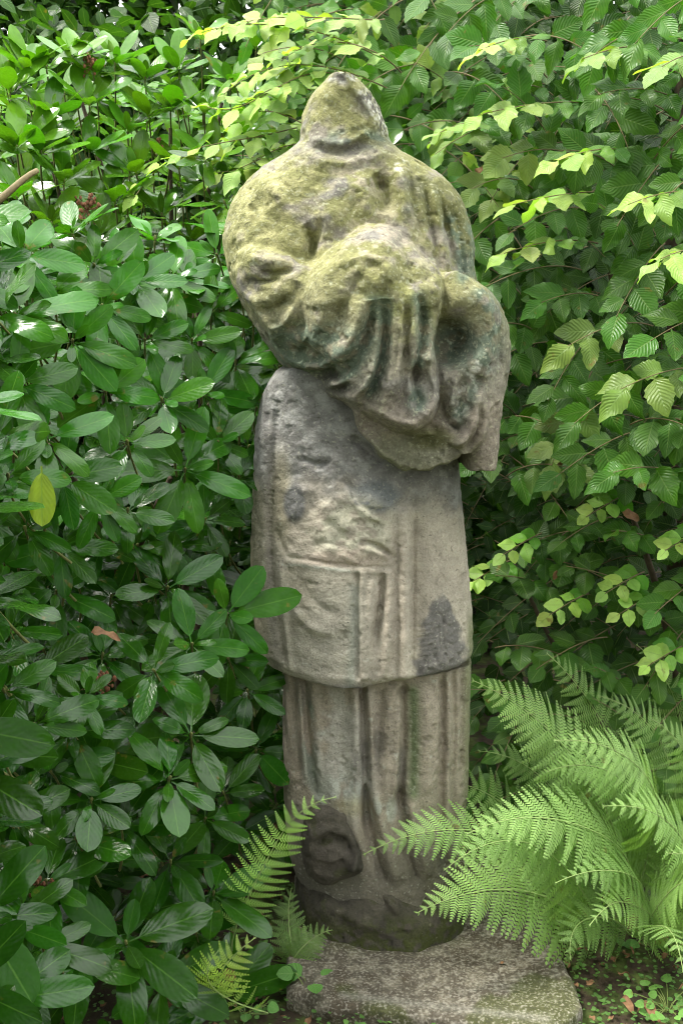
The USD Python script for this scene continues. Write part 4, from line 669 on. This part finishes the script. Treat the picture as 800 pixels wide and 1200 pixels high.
fr([(760, 1010, .0), (755, 950, -.06), (715, 905, -.12), (640, 905, -.18)], .125, 28, False, G1, (.2, -.75, .7))
fr([(790, 980, .05), (785, 900, .02), (760, 850, -.02), (700, 815, -.06)], .12, 26, False, G2, (.3, -.8, .6))
fr([(810, 1040, -.15), (800, 985, -.26), (770, 955, -.32), (705, 945, -.36)], .12, 26, False, G1, (.1, -.7, .8))
fr([(830, 1080, -.2), (850, 1040, -.3), (830, 1010, -.38), (780, 1000, -.44)], .11, 24, False, G1, (.1, -.7, .8))
fr([(700, 1010, .08), (660, 940, .06), (620, 900, .03), (560, 880, .0)], .11, 24, False, G2 * .9, (.3, -.8, .6))
fr([(770, 1085, -.15), (740, 1060, -.28), (715, 1060, -.36), (690, 1085, -.42)], .09, 22, False, G1, (0, -.7, .8))
# further fronds
fr([(670, 1030, .05), (610, 960, .02), (560, 925, -.02), (480, 922, -.06)], .10, 22, False, G2, (.1, -.8, .6))
fr([(742, 960, .10), (720, 880, .10), (685, 815, .06), (640, 765, .0)], .125, 26, False, G2 * .92, (.4, -.85, .4))
fr([(800, 1010, -.05), (812, 940, -.12), (800, 880, -.18), (762, 842, -.22)], .115, 24, False, G2, (.3, -.8, .6))
fr([(790, 1050, -.2), (840, 1000, -.3), (860, 1000, -.4), (900, 1030, -.5)], .12, 22, False, G1, (-.3, -.6, .9))
fr([(765, 1070, -.2), (790, 1040, -.34), (820, 1035, -.45), (860, 1060, -.52)], .10, 22, False, G1, (-.2, -.7, .8))
fr([(728, 1085, -.1), (700, 1075, -.22), (672, 1090, -.30), (668, 1125, -.34)], .10, 20, False, G2, (0, -.8, .7))
fr([(775, 1000, .1), (800, 900, .12), (790, 820, .1), (745, 755, .06)], .115, 24, False, G2 * .85, (.2, -.9, .4))
fr([(750, 1060, -.1), (745, 1030, -.24), (705, 1020, -.34), (650, 1035, -.4)], .09, 20, False, G2, (0, -.7, .8))
fr([(820, 1060, -.1), (850, 960, -.1), (880, 900, -.15), (900, 870, -.2)], .115, 22, False, G2, (0, -.9, .5))
fr([(745, 1020, .12), (690, 940, .18), (640, 880, .18), (590, 850, .15)], .115, 22, False, G2 * .8, (.3, -.8, .5))
fr([(760, 1090, -.2), (775, 1085, -.32), (790, 1100, -.42), (800, 1140, -.48)], .09, 18, False, G2, (0, -.7, .8))
C2 = atz(285, 1125, .04); fern2 = thing('fern', 'small pale fern with one upright frond left of the statue\'s foot', 'fern', C2)
frond(fern2, [C2, at(286, 1062, -.36), at(318, 998, -.42), at(352, 952, -.46), at(394, 934, -.48)], .075, 20, rng, col=np.array([.32, .50, .16]), face=np.array([.1, -1, .5]), t0=.34)
frond(fern2, [C2, at(330, 1080, .02), at(352, 1040, .03), at(368, 1020, .02)], .05, 14, rng, col=G2 * .8, sub=False, face=np.array([.2, -.8, .5]))
C3 = atz(345, 1135, .03); fern3 = thing('fern', 'tiny fern sprig at the left edge of the stone slab', 'fern', C3)
frond(fern3, [C3, at(350, 1115, -.22), at(366, 1100, -.22), at(388, 1090, -.22)], .06, 14, rng, col=G2 * .9, face=np.array([.1, -.7, .7]))
frond(fern3, [C3, at(340, 1100, -.2), at(338, 1070, -.18), at(342, 1040, -.16)], .055, 14, rng, col=G2 * .75, face=np.array([.1, -.8, .5]))
C4 = atz(268, 1150, .05) + np.array([0, -.12, 0]); fern4 = thing('fern', 'small yellow green fern frond among the shade tinted rhododendron leaves at lower left', 'fern', C4)
frond(fern4, [C4, at(258, 1140, -.62), at(272, 1122, -.64), at(300, 1098, -.64)], .07, 12, rng, col=np.array([.36, .48, .13]), face=np.array([.0, -1, .5]), t0=.5)
frond(fern4, [C4, at(245, 1150, -.62), at(245, 1130, -.64), at(258, 1112, -.64)], .055, 10, rng, col=np.array([.30, .44, .11]), face=np.array([-.2, -1, .5]), t0=.45)

# ---------------------------------------------------------------- small plants and fallen leaves by the slab
W_SH = leaf_shape(6, 5, .85, t0=.12, e0=.7, e1=.6, droop=.15, cup=.1)
def weed(name, label, x, y, z, n, size, spread, col, sh=W_SH, upw=.5, base=None):
    b = atz(x, y, z) if base is None else base; o = thing(name, label, 'small plant', b); rng2 = np.random.default_rng(int(x * 7 + y))
    for i in range(n):
        an = i * 2.4 + rng2.normal(0, .3); d = np.array([math.cos(an), math.sin(an), 0]); q = b + d * spread * math.sqrt((i + .5) / n) + np.array([0, 0, rng2.uniform(.015, .05) * (size / .03)])
        lf = obj('stem', tube([b + d * .004, (b + q) / 2 + np.array([0, 0, .008]), q], .0009, 4), GREENSTEM, o)
        v, f, uv = sh; M = frames(d + np.array([0, 0, rng2.normal(.05, .2)]), np.array([0, 0, 1.]) + np.array([0, -.5, 0]) + rng2.normal(0, .2, 3)) * size * rng2.uniform(.7, 1.15)
        obj('leaf', (v @ M.T + q, f), WEED, lf, tint=np.array(col) * rng2.uniform(.8, 1.2), uv=uv)
LG, BG = (.10, .24, .05), (.16, .34, .07)
weed('broad_leaf_weed', 'plant with one big round leaf at the slab\'s front left corner', 366, 1178, .05, 5, .055, .04, LG)
weed('ground_plant', 'cluster of small round leaves before the slab, beside the round leafed weed', 410, 1190, .05, 12, .022, .055, BG)
weed('ground_plant', 'little round leaved plant in front of the slab\'s middle left', 448, 1196, .05, 12, .020, .05, BG)
weed('ground_plant', 'creeping green seedlings along the slab\'s left end near the tiny fern', 352, 1150, .05, 12, .018, .06, LG)
weed('ground_plant', 'bright leafy plant in the bottom right corner on the soil', 782, 1186, .05, 22, .026, .085, BG)
weed('ground_plant', 'little leaf pair at the front edge beside the single pointed blade', 548, 1197, .05, 5, .026, .02, BG)
weed('ground_plant', 'tiny two leaved seedling near the slab\'s right corner', 668, 1140, .05, 5, .016, .03, BG)
weed('ground_plant', 'green seedlings between the fern and the right picture edge', 765, 1112, .05, 10, .03, .07, LG)
weed('ground_plant', 'pale small leaves under the left frond of the small pale fern', 305, 1160, .05, 10, .024, .06, LG)
weed('ground_plant', 'leafy green seedlings at the slab\'s left side beside the rhododendron', 330, 1120, .07, 14, .024, .06, BG)
weed('ground_plant', 'low green plant at the bottom edge below the rhododendron', 290, 1196, .05, 10, .03, .06, LG)
BL = leaf_shape(8, 5, .22, t0=.02, droop=.2, cup=.9); b = atz(582, 1205, .0); o = thing('grass_blade', 'single upright pointed green blade before the slab', 'small plant', b)
v, f, uv = BL; obj('leaf', (v @ (frames(np.array([.18, -.1, 1.]), np.array([-.3, -1, .1])) * .085).T + b, f), WEED, o, tint=np.array([.17, .38, .06]), uv=uv)
D_SH = leaf_shape(8, 5, .5, t0=.06, e0=.8, e1=.8, droop=.5, cup=.9, wave=1.5)
def dead_leaf(label, x, y, Y, size, d, n, z=None, group=None):
    c = at(x, y, Y) if z is None else atz(x, y, z); v, f, uv = D_SH; o = obj('dead_leaf', (v @ (frames(np.array(d, float), np.array(n, float)) * size).T + c, f), DRY); tag(o, label, 'dead leaf', group)
dead_leaf('curled brown leaf lying on the shade tinted rhododendron at left', 107, 741, -.62, .05, (1, 0, .12), (0, -.3, 1))
dead_leaf('brown leaf stuck upright in the shrub right of the stone cuff', 654, 548, .24, .04, (.25, 0, 1), (0, -1, .2))
dead_leaf('larger brown leaf in the shrub beside the right picture edge', 728, 600, .10, .055, (1, 0, -.25), (0, -1, .6))
dead_leaf('rolled pale brown leaf caught in the hornbeam right of the stone shoulder', 556, 204, .45, .042, (.8, 0, .75), (-.5, -1, .4))
dead_leaf('withered brown leaf cluster hanging in the big fern', 742, 1070, -.22, .05, (0, -.1, -1), (.3, -1, .2))
dead_leaf('rusty leaf scrap in the low shrub under the yellow green tips', 652, 668, .18, .03, (-.2, 0, -1), (0, -1, .2))
for x, y, z, lb in ((500, 1122, .105, 'small brown scrap of leaf on the slab\'s middle'), (462, 1092, .105, 'tiny reddish scrap of leaf at the statue\'s base'), (432, 1112, .105, 'small dark scrap of leaf on the slab\'s left'), (592, 1128, .105, 'small rusty scrap of leaf on the slab\'s right')):
    dead_leaf(lb, x, y, 0, .016, (rng.normal(), rng.normal(), .1), (0, 0, 1), z=z)
def litter():
    parts, r2 = [], np.random.default_rng(77)
    for _ in range(800):
        x, y = r2.uniform(-.9, 1.3), r2.uniform(-1.0, .6); z = .075; v, f, _ = D_SH; a = r2.uniform(0, 6.28)
        parts.append((v @ (frames(np.array([math.cos(a), math.sin(a), r2.normal(0, .15)]), np.array([r2.normal(0, .3), r2.normal(0, .3), 1])) * r2.uniform(.015, .05)).T + [x, y, z + r2.uniform(-.01, .012)], f))
    o = obj('leaf_litter', join(parts), DRY, kind='stuff'); tag(o, 'brown leaf litter scattered on the soil', 'leaf litter')
    parts = []
    for _ in range(5200):
        x, y = r2.uniform(-.7, 1.1), r2.uniform(-.95, .2); v, f, _ = W_SH; a = r2.uniform(0, 6.28)
        parts.append((v @ (frames(np.array([math.cos(a), math.sin(a), .3]), np.array([r2.normal(0, .3), r2.normal(0, .3), 1])) * r2.uniform(.006, .016)).T + [x, y, .065 + r2.uniform(-.005, .025)], f, ))
    v, f = join(parts); o = obj('ground_cover', (v, f), WEED, tint=np.array([.09, .20, .04]), uv=np.tile(W_SH[2], (5200, 1)), kind='stuff'); tag(o, 'tiny green ground cover plants on the soil around the slab', 'ground cover')
litter()

# ---------------------------------------------------------------- trees beyond
WOOD = tag(thing('woodland', 'garden trees massed round the clearing, those behind the viewer added to block low sky light', 'trees'), kind='stuff')
def back_tree(x, y, h, r, label, seed, n=2600, col=DEEP, zmin=.4):
    r3 = np.random.default_rng(seed); o = thing('background_tree', label, 'tree', (x, y, 0)) if label else WOOD; n = int(n * 1.7); b = np.array([x, y, 0.])
    tk = obj('trunk', tube(curve([b - [0, 0, .1], b + [r3.normal(0, .1), 0, h * .5], b + [r3.normal(0, .2), 0, h * .92]], 12), np.linspace(.16, .03, 12), 9), BARK, o)
    cl = b + np.stack([r3.normal(0, r * .55, 70), r3.normal(0, r * .45, 70), r3.uniform(zmin, h, 70)], -1); parts, tn = [], []
    for c in cl[:26]: obj('branch', tube(curve([b + [0, 0, max(.3, c[2] - .5)], (b + [0, 0, c[2]]) * .5 + c * .5 + [0, 0, .1], c], 7), np.linspace(.03, .006, 7), 5), BARK, o)
    v, f, uv = leaf_shape(5, 3, .6, droop=.2, cup=.2); i = r3.integers(0, 70, n * 4); P = cl[i] + r3.normal(0, .28 * r / 1.4, (n * 4, 3)) * [1, 1, .75]
    D, N = r3.normal(0, 1, (n * 4, 3)) + [0, 0, -.4], r3.normal(0, .6, (n * 4, 3)) + [0, -.3, 1]; M = frames(D, N) * r3.uniform(.08, .15, (n * 4, 1, 1)); w = np.einsum('nij,vj->nvi', M, v) + P[:, None]
    ok = w[:, :, 2].min(1) > .05; w = w[ok]; m = len(w); F = (f[None] + (np.arange(m) * len(v))[:, None, None]).reshape(-1, 3); t = col * r3.uniform(.7, 1.3, (m, 1, 1)) * np.ones((1, len(v), 1))
    obj('crown', (w.reshape(-1, 3), F), HORN, o, tint=t.reshape(-1, 3), uv=np.tile(uv, (m, 1)), kind='stuff')
back_tree(-2.6, 5.0, 5.6, 1.7, 'dark tall tree far left beyond the rhododendrons with sky glinting through', 81)
back_tree(-.6, 5.6, 5.8, 1.7, 'dark tree beyond the statue, just left of the bowed head', 82)
back_tree(1.6, 4.6, 5.5, 1.6, None, 83)
back_tree(3.4, 3.2, 4.6, 1.3, None, 84, 1600)
back_tree(-4.4, 4.2, 5.0, 1.5, None, 85, 1800)
back_tree(.6, 3.2, 4.4, 1.1, None, 86, 1800, zmin=.2)
back_tree(-2.0, 3.3, 2.9, 1.3, 'dark shrubby tree close behind the pale tinted rhododendron at upper left', 91, 2400, zmin=.15)
back_tree(-.7, 3.0, 2.7, 1.0, None, 92, 1800, zmin=.15)
# added trees out of view behind and beside the viewer, blocking low sky light
for x, y, h, r in ((-3.2, -7.0, 9.5, 2.3), (.6, -8.0, 10.5, 2.5), (4.2, -6.8, 9.5, 2.3), (-5.8, -2.6, 8.0, 2.1), (5.6, -2.2, 8.0, 2.1)):
    back_tree(x, y, h, r, None, int(abs(x * 10) + 200), 2600)
OCC.extend(np.asarray(UsdGeom.Mesh(c).GetPointsAttr().Get()) + origin(statue) for c in statue.GetChildren())
finish_plants()
#VEG-END
# ---------------------------------------------------------------- ground
def ground():
    n = 90; g = np.concatenate([-np.geomspace(120, 3.05, 14), np.linspace(-3, 3, n), np.geomspace(3.05, 120, 14)])
    X, Y = np.meshgrid(g, g, indexing='ij'); P = np.stack([X, Y, X * 0], -1)
    Z = .05 * (meshkit.fbm(P * 2.5, 4, 90) - .5) * (np.abs(X) < 4) + .02 * (meshkit.fbm(P * 12, 3, 91) - .5) * (np.abs(X) < 4) + .06
    v = np.stack([X, Y, Z], -1).reshape(-1, 3); m = len(g); i, j = np.meshgrid(np.arange(m - 1), np.arange(m - 1), indexing='ij'); a = i * m + j
    q = np.stack([a, a + m, a + m + 1, a + 1], -1).reshape(-1, 4); return v, np.vstack([q[:, [0, 1, 2]], q[:, [0, 2, 3]]])
structure('ground', ground(), SOIL)
